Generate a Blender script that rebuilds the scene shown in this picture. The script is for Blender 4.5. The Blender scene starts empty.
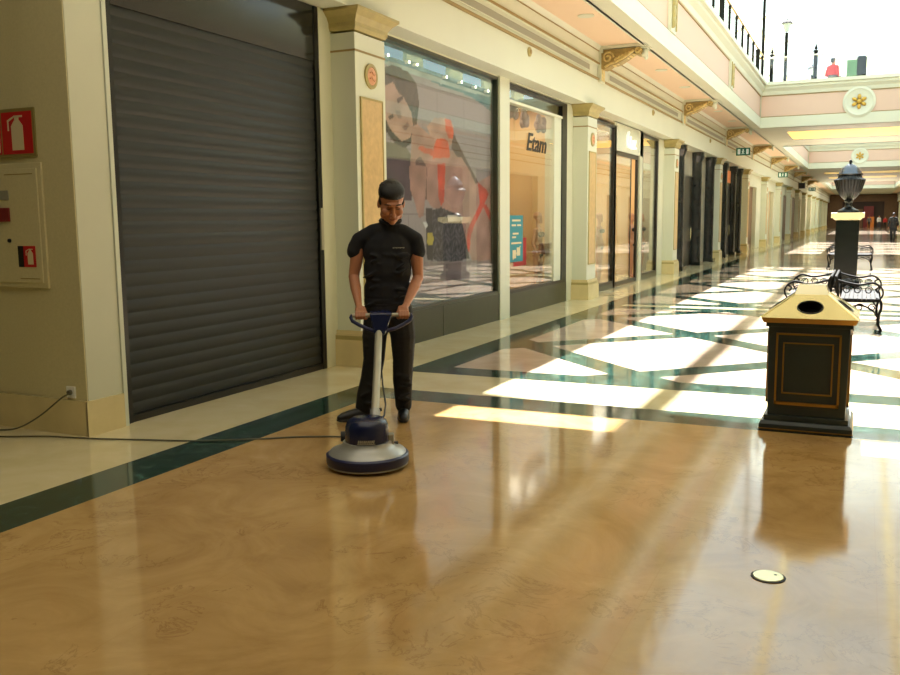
import bpy, bmesh, math, random
from mathutils import Vector, Matrix
random.seed(7)
PI = math.pi
COL = bpy.context.scene.collection
sc = bpy.context.scene

# ------------------------------------------------------------------ helpers
def link(o, parent=None):
    COL.objects.link(o)
    if parent is not None:
        o.parent = parent
    return o

class MB:
    """collects shapes into one mesh"""
    def __init__(s): s.v = []; s.f = []; s.m = []; s.mi = 0
    def add(s, vs, fs):
        o = len(s.v); s.v += [tuple(v) for v in vs]
        s.f += [tuple(i + o for i in f) for f in fs]; s.m += [s.mi] * len(fs)
        return s
    def box(s, x0, x1, y0, y1, z0, z1):
        return s.add([(x0,y0,z0),(x1,y0,z0),(x1,y1,z0),(x0,y1,z0),(x0,y0,z1),(x1,y0,z1),(x1,y1,z1),(x0,y1,z1)],
              [(0,3,2,1),(4,5,6,7),(0,1,5,4),(1,2,6,5),(2,3,7,6),(3,0,4,7)])
    def frustum(s, cx, cy, z0, z1, hx0, hy0, hx1, hy1):
        return s.add([(cx-hx0,cy-hy0,z0),(cx+hx0,cy-hy0,z0),(cx+hx0,cy+hy0,z0),(cx-hx0,cy+hy0,z0),
                      (cx-hx1,cy-hy1,z1),(cx+hx1,cy-hy1,z1),(cx+hx1,cy+hy1,z1),(cx-hx1,cy+hy1,z1)],
              [(0,3,2,1),(4,5,6,7),(0,1,5,4),(1,2,6,5),(2,3,7,6),(3,0,4,7)])
    def prism(s, pts, axis, a, b):
        """polygon pts in the plane across axis, extruded a..b.  axis 'y': pts=(x,z); 'x': pts=(y,z); 'z': pts=(x,y)"""
        n = len(pts)
        def P(p, t):
            return (p[0], t, p[1]) if axis == 'y' else ((t, p[0], p[1]) if axis == 'x' else (p[0], p[1], t))
        return s.add([P(p, a) for p in pts] + [P(p, b) for p in pts],
              [tuple(range(n-1, -1, -1)), tuple(range(n, 2*n))] + [(i, (i+1) % n, n+(i+1) % n, n+i) for i in range(n)])
    def sweep(s, pts, y0, y1):
        """open profile (x,z) swept in y"""
        n = len(pts)
        return s.add([(p[0], y0, p[1]) for p in pts] + [(p[0], y1, p[1]) for p in pts],
              [(i, i+1, n+i+1, n+i) for i in range(n-1)])
    def sweepx(s, pts, x0, x1):
        n = len(pts)
        return s.add([(x0, p[0], p[1]) for p in pts] + [(x1, p[0], p[1]) for p in pts],
              [(i, i+1, n+i+1, n+i) for i in range(n-1)])
    def lathe(s, prof, n=24, c=(0,0,0), flute=0, fa=0.0, axis='z'):
        vs = []; fs = []
        for r, z in prof:
            for k in range(n):
                a = 2*PI*k/n
                rr = r*(1 + (fa*(abs(math.cos(a*flute/2)) - .5) if flute and r > .05 else 0))
                x, y, w = rr*math.cos(a), rr*math.sin(a), z
                if axis == 'x': x, y, w = w, x, y
                if axis == 'y': x, y, w = x, w, y
                vs.append((c[0]+x, c[1]+y, c[2]+w))
        m = len(prof)
        for i in range(m-1):
            for k in range(n):
                fs.append((i*n+k, i*n+(k+1) % n, (i+1)*n+(k+1) % n, (i+1)*n+k))
        fs.append(tuple(range(n-1, -1, -1))); fs.append(tuple((m-1)*n+k for k in range(n)))
        return s.add(vs, fs)
    def tube(s, pts, r, n=8):
        pts = [Vector(p) for p in pts]; R = r if isinstance(r, (list, tuple)) else [r]*len(pts)
        vs = []; fs = []; up = None
        for i, p in enumerate(pts):
            t = (pts[min(i+1, len(pts)-1)] - pts[max(i-1, 0)]).normalized()
            if up is None:
                up = t.orthogonal().normalized()
            up = (up - t*up.dot(t))
            up = up.normalized() if up.length > 1e-5 else t.orthogonal().normalized()
            w = t.cross(up)
            for k in range(n):
                a = 2*PI*k/n
                vs.append(p + up*math.cos(a)*R[i] + w*math.sin(a)*R[i])
        for i in range(len(pts)-1):
            for k in range(n):
                fs.append((i*n+k, i*n+(k+1) % n, (i+1)*n+(k+1) % n, (i+1)*n+k))
        fs.append(tuple(range(n-1, -1, -1))); fs.append(tuple((len(pts)-1)*n+k for k in range(n)))
        return s.add(vs, fs)
    def ell(s, c, r, n=14, m=9, rot=None):
        vs = []; fs = []
        for i in range(m+1):
            ph = PI*i/m
            for k in range(n):
                a = 2*PI*k/n
                v = Vector((r[0]*math.sin(ph)*math.cos(a), r[1]*math.sin(ph)*math.sin(a), r[2]*math.cos(ph)))
                if rot is not None: v = rot @ v
                vs.append(v + Vector(c))
        for i in range(m):
            for k in range(n):
                fs.append((i*n+k, (i+1)*n+k, (i+1)*n+(k+1) % n, i*n+(k+1) % n))
        return s.add(vs, fs)
    def build(s, name, mat, parent=None, smooth=False, loc=(0,0,0), rot=(0,0,0), bevel=0):
        me = bpy.data.meshes.new(name); me.from_pydata(s.v, [], s.f); 
        mats = mat if isinstance(mat, (list, tuple)) else [mat]
        for x in mats: me.materials.append(x)
        if len(mats) > 1: me.polygons.foreach_set('material_index', s.m)
        bm = bmesh.new(); bm.from_mesh(me); bmesh.ops.remove_doubles(bm, verts=bm.verts, dist=1e-6)
        bmesh.ops.recalc_face_normals(bm, faces=bm.faces); bm.to_mesh(me); bm.free()
        if smooth:
            me.polygons.foreach_set('use_smooth', [True]*len(me.polygons))
            try: me.set_sharp_from_angle(angle=math.radians(42))
            except Exception: pass
        o = bpy.data.objects.new(name, me); link(o, parent); o.location = loc; o.rotation_euler = rot
        if bevel:
            b = o.modifiers.new('bevel', 'BEVEL'); b.width = bevel; b.segments = 2; b.limit_method = 'ANGLE'
        return o

def thing(name, label, cat, loc=(0,0,0), rz=0, group=None):
    o = bpy.data.objects.new(name, None); o.empty_display_size = .1
    link(o); o.location = loc; o.rotation_euler = (0,0,rz)
    o['label'] = label; o['category'] = cat
    if group: o['group'] = group
    return o
def tag(o, label, cat, group=None):
    o['label'] = label; o['category'] = cat
    if group: o['group'] = group
    return o
def struct(o):
    o['kind'] = 'structure'; return o
def dup(root, loc, label, rz=None, group=None, scale=None):
    r = root.copy(); COL.objects.link(r); r.location = loc
    if rz is not None: r.rotation_euler = (0,0,rz)
    if scale is not None: r.scale = scale
    r['label'] = label
    if group: r['group'] = group
    for ch in root.children:
        c = ch.copy(); COL.objects.link(c); c.parent = r
        for g in ch.children:
            d = g.copy(); COL.objects.link(d); d.parent = c
    return r

# ------------------------------------------------------------------ materials
def srgb(r, g, b):
    f = lambda c: (c/255/12.92) if c/255 <= .04045 else ((c/255+.055)/1.055)**2.4
    return (f(r), f(g), f(b), 1)
def mat(name, col, rough=.5, metal=0, spec=.5, noise=0, nscale=6, bump=0, bscale=40, emis=None, estr=0, coat=0):
    m = bpy.data.materials.new(name); m.use_nodes = True; nt = m.node_tree; b = nt.nodes['Principled BSDF']
    c = srgb(*col) if max(col) > 1 else (*col, 1)
    b.inputs['Base Color'].default_value = c; b.inputs['Roughness'].default_value = rough
    b.inputs['Metallic'].default_value = metal; b.inputs['Specular IOR Level'].default_value = spec
    b.inputs['Coat Weight'].default_value = coat
    tc = nt.nodes.new('ShaderNodeTexCoord')
    if noise:
        n = nt.nodes.new('ShaderNodeTexNoise'); n.inputs['Scale'].default_value = nscale; n.inputs['Detail'].default_value = 5
        nt.links.new(tc.outputs['Object'], n.inputs['Vector'])
        r = nt.nodes.new('ShaderNodeMapRange'); r.inputs['From Min'].default_value = .3; r.inputs['From Max'].default_value = .7
        r.inputs['To Min'].default_value = 1-noise; r.inputs['To Max'].default_value = 1+noise
        nt.links.new(n.outputs['Fac'], r.inputs['Value'])
        x = nt.nodes.new('ShaderNodeMix'); x.data_type = 'RGBA'; x.blend_type = 'MULTIPLY'; x.inputs[0].default_value = 1
        x.inputs[6].default_value = c; nt.links.new(r.outputs[0], x.inputs[7]); nt.links.new(x.outputs[2], b.inputs['Base Color'])
    if bump:
        n = nt.nodes.new('ShaderNodeTexNoise'); n.inputs['Scale'].default_value = bscale
        nt.links.new(tc.outputs['Object'], n.inputs['Vector'])
        u = nt.nodes.new('ShaderNodeBump'); u.inputs['Strength'].default_value = bump; u.inputs['Distance'].default_value = .01
        nt.links.new(n.outputs['Fac'], u.inputs['Height']); nt.links.new(u.outputs[0], b.inputs['Normal'])
    if emis:
        b.inputs['Emission Color'].default_value = srgb(*emis); b.inputs['Emission Strength'].default_value = estr
    return m
def glass(name, tint=(1,1,1), refl=.12):
    m = bpy.data.materials.new(name); m.use_nodes = True; nt = m.node_tree; nt.nodes.clear()
    o = nt.nodes.new('ShaderNodeOutputMaterial'); t = nt.nodes.new('ShaderNodeBsdfTransparent'); t.inputs[0].default_value = (*tint, 1)
    g = nt.nodes.new('ShaderNodeBsdfGlossy'); g.inputs['Roughness'].default_value = .01; g.inputs[0].default_value = (.95,.97,.96,1)
    fr = nt.nodes.new('ShaderNodeLayerWeight'); fr.inputs[0].default_value = .5
    pw = nt.nodes.new('ShaderNodeMath'); pw.operation = 'POWER'; pw.inputs[1].default_value = 4.5; nt.links.new(fr.outputs['Facing'], pw.inputs[0]); fr = pw
    ma = nt.nodes.new('ShaderNodeMath'); ma.operation = 'MULTIPLY_ADD'; ma.inputs[1].default_value = .9; ma.inputs[2].default_value = refl; ma.use_clamp = True
    mx = nt.nodes.new('ShaderNodeMixShader')
    nt.links.new(fr.outputs[0], ma.inputs[0]); nt.links.new(ma.outputs[0], mx.inputs[0])
    nt.links.new(t.outputs[0], mx.inputs[1]); nt.links.new(g.outputs[0], mx.inputs[2]); nt.links.new(mx.outputs[0], o.inputs[0])
    return m

M = {}
M['cream'] = mat('cream_paint', (208,212,192), .45, noise=.02, nscale=1.2)
M['pier'] = mat('cream_wall', (202,203,179), .55, noise=.03, nscale=1.5)
M['wall_face'] = mat('ochre_wall', (206,196,152), .6, noise=.04, nscale=60)
M['pink'] = mat('pink_plaster', (212,184,165), .6)
M['pinksoff'] = mat('peach_soffit', (230,204,176), .6)
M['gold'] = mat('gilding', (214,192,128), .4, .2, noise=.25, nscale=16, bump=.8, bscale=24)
M['groove'] = mat('ochre_moulding', (152,130,78), .55)
M['capital'] = mat('ochre_capital', (168,154,96), .5, noise=.08, nscale=8)
M['panel'] = mat('tan_marble', (196,167,116), .3, noise=.12, nscale=14)
M['medal'] = mat('pink_medallion', (214,160,122), .5)
M['plinthm'] = mat('pale_marble', (214,198,150), .18, noise=.08, nscale=3)
M['vent'] = mat('grey_vent', (150,148,130), .5)
M['shutter'] = mat('shutter_metal', (19,23,17), .5, 0, noise=.06, nscale=4)
M['shutbox'] = mat('smoked_glass_panel', (32,34,30), .12, 0, .4)
M['black'] = mat('black_frame', (18,18,16), .3)
M['blackm'] = mat('black_marble', (34,37,36), .15, noise=.3, nscale=5)
M['bronze'] = mat('dark_bronze', (58,62,48), .3, noise=.1)
M['glass'] = glass('shop_glass', (.96,.98,.97), .035)
M['glass2'] = glass('display_glass', (.95,.97,.97), .03)
M['rglass'] = glass('roof_glass', (.98,.99,1), .03)
M['store'] = mat('shop_wall', (214,182,132), .7)
M['storefl'] = mat('shop_floor', (190,160,120), .3)
M['warm'] = mat('warm_lamp', (255,230,180), .5, emis=(255,214,140), estr=14)
M['strip'] = mat('cove_lamp', (255,225,140), .5, emis=(255,205,90), estr=3.0)
M['downl'] = mat('downlight_lens', (255,255,240), .4, emis=(255,245,215), estr=30)
M['white'] = mat('white_plastic', (235,235,228), .4)
M['red'] = mat('sign_red', (190,22,26), .4)
M['dkred'] = mat('alarm_red', (120,26,28), .4)
M['signwhite'] = mat('sign_white', (215,200,160), .5)
M['signgold'] = mat('sign_border', (150,138,80), .4, .3)
M['green'] = mat('exit_green', (10,92,70), .5, emis=(10,110,80), estr=.25)
M['whitee'] = mat('exit_white', (220,235,225), .5, emis=(220,240,230), estr=.5)
M['cable'] = mat('grey_cable', (92,88,66), .5)
M['skin'] = mat('skin', (168,112,80), .5, noise=.05, nscale=20)
M['skin2'] = mat('lips', (136,74,62), .5)
M['hair'] = mat('black_hair', (14,12,12), .55, bump=.6, bscale=160)
M['shirt'] = mat('black_polo', (14,15,20), .85, bump=.25, bscale=30)
M['trouser'] = mat('black_trousers', (17,17,17), .85, bump=.35, bscale=18)
M['shoe'] = mat('black_shoe', (16,16,17), .4)
M['sole'] = mat('shoe_sole', (28,28,28), .6)
M['navy'] = mat('navy_plastic', (20,29,64), .22)
M['bumper'] = mat('blue_bumper', (20,31,76), .35)
M['alu'] = mat('brushed_alu', (165,165,160), .38, .5)
M['tube'] = mat('beige_tube', (172,168,148), .35, .4)
M['brass'] = mat('brass', (250,242,200), .13, .85, noise=.05, nscale=9)
M['brassd'] = mat('brass_trim', (168,132,66), .3, .9)
M['binb'] = mat('bin_body', (36,46,43), .35, noise=.12, nscale=6)
M['iron'] = mat('cast_iron', (16,17,15), .7, 0, .15)
M['urn'] = mat('urn_metal', (42,44,44), .28, .7)
M['urnlid'] = mat('urn_lid', (88,93,100), .2, .95)
M['pedm'] = mat('green_marble', (17,22,19), .15, noise=.4, nscale=7)
M['capm'] = mat('ped_cap', (224,212,166), .4)
M['roofst'] = mat('roof_steel', (228,224,196), .5)
M['teal'] = mat('teal_card', (20,128,140), .5)
M['redcard'] = mat('red_card', (206,60,60), .5)
M['lilac'] = mat('brown_garland', (120,100,92), .7)
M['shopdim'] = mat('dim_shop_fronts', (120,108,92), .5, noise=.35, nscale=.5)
M['shopgrey'] = mat('grey_shop_front', (176,170,150), .25, noise=.2, nscale=1.2)
M['rgold'] = mat('rosette_gold', (196,160,70), .35, .5)
M['goldshade'] = mat('gilding_shaded', (166,144,88), .5, .2, noise=.2, nscale=14)  # darker gilding puts shade into the scroll body behind the carving
M['mann'] = mat('mannequin', (180,134,102), .5)
M['orange'] = mat('orange_display', (206,120,50), .5, emis=(230,130,40), estr=.3)
M['brown'] = mat('brown_wood', (112,82,52), .5, noise=.15, nscale=3)
M['dkbrown'] = mat('dark_interior', (66,48,38), .6)
M['dark'] = mat('dark_suit', (26,26,26), .8)
M['grey'] = mat('grey_cloth', (90,90,92), .8)
M['wcloth'] = mat('white_cloth', (225,225,225), .8)
M['rcloth'] = mat('red_cloth', (180,40,40), .8)
M['jean'] = mat('jeans', (60,64,78), .8)
M['leaf'] = mat('foliage', (80,120,80), .7, noise=.2)
M['lamp'] = mat('lamp_glass', (150,165,160), .3)
M['disc'] = mat('floor_plate', (225,220,175), .25, .6, noise=.06, nscale=40)

# node expression helper for the marble floor
class X:
    nt = None
    def __init__(s, k): s.k = k
    @staticmethod
    def op(op, *a, clamp=False):
        n = X.nt.nodes.new('ShaderNodeMath'); n.operation = op; n.use_clamp = clamp
        for i, q in enumerate(a):
            if isinstance(q, X): X.nt.links.new(q.k, n.inputs[i])
            else: n.inputs[i].default_value = q
        return X(n.outputs[0])
    def __add__(s, o): return X.op('ADD', s, o)
    def __sub__(s, o): return X.op('SUBTRACT', s, o)
    def __mul__(s, o): return X.op('MULTIPLY', s, o)
    def gt(s, o): return X.op('GREATER_THAN', s, o)
    def lt(s, o): return X.op('LESS_THAN', s, o)
    def mod(s, o): return X.op('FLOORED_MODULO', s, o)
    def abs(s): return X.op('ABSOLUTE', s)
    def mx(s, o): return X.op('MAXIMUM', s, o)
    def btw(s, a, b): return s.gt(a)*s.lt(b)
def floor_mat():
    m = bpy.data.materials.new('polished_marble'); m.use_nodes = True; nt = m.node_tree; X.nt = nt
    b = nt.nodes['Principled BSDF']
    g = nt.nodes.new('ShaderNodeNewGeometry'); sp = nt.nodes.new('ShaderNodeSeparateXYZ'); nt.links.new(g.outputs['Position'], sp.inputs[0])
    x = X(sp.outputs[0]); y = X(sp.outputs[1])
    def noise(sc_, det=6, rough=.6, dist=0.):
        n = nt.nodes.new('ShaderNodeTexNoise'); n.inputs['Scale'].default_value = sc_; n.inputs['Detail'].default_value = det
        n.inputs['Roughness'].default_value = rough; n.inputs['Distortion'].default_value = dist
        nt.links.new(g.outputs['Position'], n.inputs['Vector']); return n.outputs['Fac']
    def ramp(sock, pts):
        r = nt.nodes.new('ShaderNodeValToRGB'); e = r.color_ramp.elements
        e[0].position, e[0].color = pts[0][0], srgb(*pts[0][1]); e[1].position, e[1].color = pts[-1][0], srgb(*pts[-1][1])
        for p, c in pts[1:-1]:
            q = e.new(p); q.color = srgb(*c)
        nt.links.new(sock, r.inputs[0]); return r.outputs[0]
    def mix(f, a, c, mode='MIX'):
        n = nt.nodes.new('ShaderNodeMix'); n.data_type = 'RGBA'; n.blend_type = mode
        if isinstance(f, X): nt.links.new(f.k, n.inputs[0])
        else: n.inputs[0].default_value = f
        nt.links.new(a, n.inputs[6]); nt.links.new(c, n.inputs[7]); return n.outputs[2]
    gold = ramp(noise(1.6, 9, .66, 1.2), [(.25,(158,124,76)),(.45,(180,145,92)),(.6,(192,157,102)),(.78,(206,173,124))])
    # veins
    vn = X(noise(3.2, 8, .66, 1.4)); vein = X.op('SUBTRACT', 1.0, (vn-.5).abs()*46, clamp=True)
    vm = X(noise(1.1, 2)).gt(.52)
    vcol = nt.nodes.new('ShaderNodeRGB'); vcol.outputs[0].default_value = srgb(120,82,48)
    gold = mix(vein*vm*.4, gold, vcol.outputs[0])
    # tile joints in the golden field
    tx = (x-.12).mod(.9); ty = (y-.13).mod(.9); joint = tx.lt(.005).mx(ty.lt(.005))
    jc = nt.nodes.new('ShaderNodeRGB'); jc.outputs[0].default_value = srgb(176,134,82)
    gold = mix(joint*.35, gold, jc.outputs[0])
    cream = ramp(noise(2.0, 6, .6, .5), [(.3,(206,192,148)),(.6,(218,206,166)),(.8,(228,218,184))])
    green = ramp(noise(6, 8, .7, 1.5), [(.3,(16,31,27)),(.55,(33,61,53)),(.7,(76,114,102))])
    pink = ramp(noise(2.2, 7, .6, .6), [(.3,(188,164,142)),(.6,(204,182,162)),(.8,(216,198,180))])
    # masks
    xs = X.op('ABSOLUTE', x+.36)                       # the hall is symmetric about x=-0.36
    bandx = xs.btw(3.67, 4.08)
    near = y.lt(6.93)
    far = y.gt(8.3)
    yb = (y-8.3).mod(8.2)
    crossn = y.btw(6.93, 7.37)*xs.lt(4.08)
    inner = xs.lt(4.08)
    crossf = far*inner*(yb.lt(.42).mx(yb.btw(7.45, 7.87)))
    yl = yb-.63
    s1 = (((x+2.08)+yl)+1.75).mod(3.5)-1.75; s2 = ((yl-(x+2.08))+1.75).mod(3.5)-1.75
    diag = (s1.abs().lt(.27)).mx(s2.abs().lt(.27))*far*xs.lt(3.67)*yb.btw(.42, 7.45)
    gm = (bandx*(near.mx(far))).mx(crossn).mx(crossf).mx(diag)
    c = mix(near*xs.lt(4.08), cream, gold)
    diam = (s1.abs().gt(.27))*(s2.abs().gt(.27))*far*xs.lt(3.67)*yb.btw(.42, 7.45)
    c = mix(diam, c, pink)
    c = mix(gm, c, green)
    nt.links.new(c, b.inputs['Base Color'])
    rn = X(noise(3, 4)); ro = X.op('MULTIPLY_ADD', rn, .06, .055)
    nt.links.new(ro.k, b.inputs['Roughness'])
    b.inputs['Specular IOR Level'].default_value = .45; b.inputs['IOR'].default_value = 1.55
    bn = nt.nodes.new('ShaderNodeBump'); bn.inputs['Strength'].default_value = .02; bn.inputs['Distance'].default_value = .02
    nt.links.new(noise(1.3, 2), bn.inputs['Height']); nt.links.new(bn.outputs[0], b.inputs['Normal'])
    return m
M['floor'] = floor_mat()

# ------------------------------------------------------------------ camera
f_px = 883.0; pi_, ya, ro = [math.radians(a) for a in (7.53, 25.03, -.54)]
fw = Vector((-math.sin(ya)*math.cos(pi_), math.cos(ya)*math.cos(pi_), -math.sin(pi_)))
r_ = Vector((math.cos(ya), math.sin(ya), 0)); u_ = r_.cross(fw)
r2 = r_*math.cos(ro)+u_*math.sin(ro); u2 = -r_*math.sin(ro)+u_*math.cos(ro)
cd = bpy.data.cameras.new('camera'); cam = bpy.data.objects.new('camera', cd); link(cam)
cam.matrix_world = Matrix((( r2.x,u2.x,-fw.x,0),(r2.y,u2.y,-fw.y,0),(r2.z,u2.z,-fw.z,1.6),(0,0,0,1)))
cd.sensor_width = 36; cd.lens = f_px/900*36; cd.clip_start = .05; cd.clip_end = 600
sc.camera = cam

# ------------------------------------------------------------------ layout constants
XC = -.36                        # centre line of the hall
WL, WR = -5.3, 4.58              # shop front planes
FL, FR = -5.0, 4.28              # fascia planes
EL, ER = -3.75, 3.03             # edges of the atrium openings
YEND = 150.
OPEN = [(10.43, 36.1), (46., 67.8), (95., 118.)]
BR_Y = [8.95, 18.02, 27.05, 35.9, 44.9, 53.9, 62.9, 71.9, 80.9, 89.9]

struct(MB().box(-12, 12, -9, YEND+.5, -.2, 0).build('floor', M['floor']))

# ---- left wall: solid backing pieces between the shop openings
def mirror(x): return 2*XC-x
def wallbox(mb, side, xa, xb, y0, y1, z0, z1):
    if side > 0: xa, xb = mirror(xa), mirror(xb)
    mb.box(min(xa,xb), max(xa,xb), y0, y1, z0, z1)
PIL = [8.38+8.81*k for k in range(0, 16)]            # near edge of each pilaster, .65 wide
for side, nm in ((-1, 'wall_left'), (1, 'wall_right')):
    mb = MB()
    piers = [(8.15, 9.03), (13.22, 13.64), (16.8, 17.98), (20.42, 20.6), (23.0, 23.3), (25.2, 26.75)]
    if side < 0:
        wallbox(mb, side, -5.75, -5.27, 4.8, 5.14, 0, 5.03)
        wallbox(mb, side, -5.75, -5.35, 5.14, 5.2, 0, 5.03)
        wallbox(mb, side, -5.75, WL, 5.2, 8.2, 3.84, 5.03)
    else:
        wallbox(mb, side, -5.75, WL, -8.5, 8.2, 0, 5.03)
    for a, b in piers: wallbox(mb, side, -5.42 if 17 < a < 25 else -5.75, WL, a, b, 0, 5.03)
    wallbox(mb, side, -5.75, WL, 8.2, 150, 3.82, 5.03)
    # far part, cream with openings
    openings = [(26.75,34.75),(35.5,43.5),(46.6,50.2),(57.,60.),(63.,66.),(67.4,75.),(76.,82.),(83.,86.)]
    yy = 26.75
    for a, b in openings+[(YEND,YEND)]:
        if a > yy: wallbox(mb, side, -5.75, WL, yy, a, 0, 3.82)
        yy = b
    for a, b in openings[2:]: wallbox(mb, side, -5.75, WL, a, b, 3.2, 3.82)
    o = struct(mb.build(nm, M['pier']))
# the wall that faces the camera at the left edge and the shell behind the shops and the camera
struct(MB().box(-12, -5.751, 4.8, 4.95, 0, 5.03).box(-5.751,-5.275,4.79,4.80,0,5.03).build('wall_front_left', M['wall_face']))
struct(MB().box(-12, 12, -9, -8.9, 0, 5.03).build('wall_back', M['pier']))
struct(MB().box(-12, -11.9, -8.9, 4.8, 0, 5.03).build('wall_side', M['pier']))
bb = MB().prism([(-12,0),(-12,.27),(-5.26,.27),(-5.26,.0)], 'y', 4.768, 4.79).box(-5.27,-5.252,4.768,5.14,0,.27)
struct(bb.build('baseboard_left', M['plinthm']))
struct(MB().box(-5.34,-5.26,5.145,5.185,0,3.84).build('trim_1', M['cream']))

# ---- fascia, cornice, soffit (profile swept along the hall)
def prof(side):
    P = [(WL,3.84),(FL,3.84),(FL,4.38),(FL+.025,4.385),(FL+.025,4.41),(FL-.01,4.415),(FL-.01,4.67),(FL+.03,4.68),(FL+.03,4.71),
         (FL+.0,4.72),(FL+.02,4.95),(FL+.08,5.03)]
    return P if side < 0 else [(mirror(a), b) for a, b in P]
for side, i in ((-1, 2), (1, 3)):
    y0 = 5.2 if side < 0 else -8.9
    struct(MB().sweep(prof(side), y0, YEND).build('trim_%d' % i, M['cream'], smooth=False))
    g = MB()
    for z0, z1, d in ((4.378,4.412,.035),(4.678,4.712,.04),(4.93,4.945,.03)):
        wallbox(g, side, FL-.02, FL+d, y0, YEND, z0, z1)
    struct(g.build('trim_%d' % (i+2), M['groove']))
    g = MB(); wallbox(g, side, FL, -4.12, -8.9 if side > 0 else 4.95, YEND, 5.03, 5.1)
    struct(g.build('ceiling', M['pinksoff']))
    g = MB(); wallbox(g, side, -4.125, -4.092, y0, YEND, 4.972, 5.04)
    struct(g.build('trim_%d' % (i+4), M['cream']))

# ---- beams round the openings: cream lower band, pink recessed frieze, stepped ledge
def edge_profile():                      # (outward distance from the opening face towards the opening, z)
    return [(-.35,4.98),(0,4.98),(0,5.36),(-.05,5.38),(-.05,6.16),(0,6.18),(.03,6.3),(.12,6.42),(.12,6.5),(.2,6.52),(.2,6.64),(-.3,6.64)]
tn = 8
for (a, b) in OPEN:
    P = edge_profile()
    o = MB(); o.sweep([(EL+d, z) for d, z in P], a, b); o.sweep([(ER-d, z) for d, z in P], a, b)
    o.sweepx([(a+d, z) for d, z in P], EL, ER); o.sweepx([(b-d, z) for d, z in P], EL, ER)
    struct(o.build('trim_%d' % tn, M['cream'])); tn += 1
    p = MB()
    p.box(EL-.2, EL-.045, a, b, 5.40, 6.14); p.box(ER+.045, ER+.2, a, b, 5.40, 6.14)
    p.box(EL, ER, a-.2, a-.045, 5.40, 6.14); p.box(EL, ER, b+.045, b+.2, 5.40, 6.14)
    struct(p.build('trim_%d' % tn, M['pink'])); tn += 1
    q = MB()
    for z0, z1 in ((5.365,5.395),(6.145,6.18)):
        q.box(EL-.06, EL-.02, a, b, z0, z1); q.box(ER+.02, ER+.06, a, b, z0, z1)
        q.box(EL, ER, b+.02, b+.06, z0, z1)
    struct(q.build('trim_%d' % tn, M['groove'])); tn += 1
# beam undersides + bridges + upper decks
o = MB(); o.box(-4.1, EL-.3, 4.95, YEND, 4.98, 5.2); o.box(ER+.3, mirror(-4.1), -8.9, YEND, 4.98, 5.2)
struct(o.build('ceiling', M['cream']))
def bridge(y0, y1, slots):
    o = MB(); x0, x1 = EL-.35, ER+.35
    ys = [y0]
    for s0, s1 in slots: ys += [s0, s1]
    ys.append(y1)
    for i in range(0, len(ys), 2): o.box(x0, x1, ys[i], ys[i+1], 4.98, 6.45)
    for s0, s1 in slots:
        o.box(x0, -3.05, s0, s1, 4.98, 6.45); o.box(2.35, x1, s0, s1, 4.98, 6.45); o.box(-3.05, 2.35, s0, s1, 5.3, 6.45)
    return struct(o.build('ceiling', M['cream']))
bridge(-8.9, 10.43, []); bridge(36.1+.2, 46., [(38.2,41.9)]); bridge(67.8+.2, 95., [(74.8,76.2),(83.6,85.2)]); bridge(118.2, YEND, [])
struct(MB().box(-12, EL-.35, -8.9, 4.95, 5.0, 5.2).build('ceiling', M['cream']))
for k, (s0, s1) in enumerate([(38.2,41.9),(74.8,76.2),(83.6,85.2)]):
    w = ['wide yellow light trough under the first footbridge', 'nearer thin yellow light trough far down the hall ceiling',
         'farther thin yellow light trough far down the hall ceiling'][k]
    t = thing('ceiling_light', w, 'light', (XC, (s0+s1)/2, 5.3))
    hy = (s1-s0)/2
    MB().box(-2.6, 2.6, -hy+.1, hy-.1, -.325, -.29).build('diffuser', M['strip'], t)
    f = MB(); f.box(-2.69,2.7,-hy,-hy+.1,-.32,0); f.box(-2.69,2.7,hy-.1,hy,-.32,0); f.box(-2.69,-2.6,-hy+.1,hy-.1,-.32,0); f.box(2.6,2.7,-hy+.1,hy-.1,-.32,0)
    f.build('frame', M['cream'], t)
# added unseen blocker at the first opening's near end, shapes the sun patch
struct(MB().prism([(-3.75,10.98),(-3.75,11.32),(-2.2,11.38),(-.6,11.05),(-.6,10.43),(-1.7,10.43),(-1.95,10.98)], 'z', 5.0, 5.12).build('trim_20', M['cream']))
# decks of the upper level
struct(MB().box(-8.6, EL-.25, 10.0, YEND, 6.4, 6.6).box(ER+.25, 7.9, 10.0, YEND, 6.4, 6.6).box(-8.6,7.9,YEND-32,YEND,6.45,6.6)
   .box(-8.6, 7.9, 9.0, 10.0, 6.4, 6.6).build('ceiling_deck', M['plinthm']))
bpy.data.objects['ceiling_deck'].name = 'trim_21'
uw = MB()
uw.box(-8.8,-8.6,9,YEND,6.4,7.0); uw.box(-8.8,-8.6,9,YEND,9.4,10.2)
uw.box(7.9,8.1,9,YEND,6.4,7.0); uw.box(7.9,8.1,9,YEND,9.4,10.2)
for k in range(0, 32):
    y = 9.2+k*4.4
    uw.box(-8.8,-8.6,y,y+1.6,7.0,9.4); uw.box(7.9,8.1,y,y+1.6,7.0,9.4)
uw.box(-8.8,8.1,8.8,9,5.2,10.2)
struct(uw.build('wall_upper', M['pier']))
struct(MB().box(WR+.3, WR+.5, 8.0, YEND, 0, 3.9).build('wall_right_shops', M['shopdim']))

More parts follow.
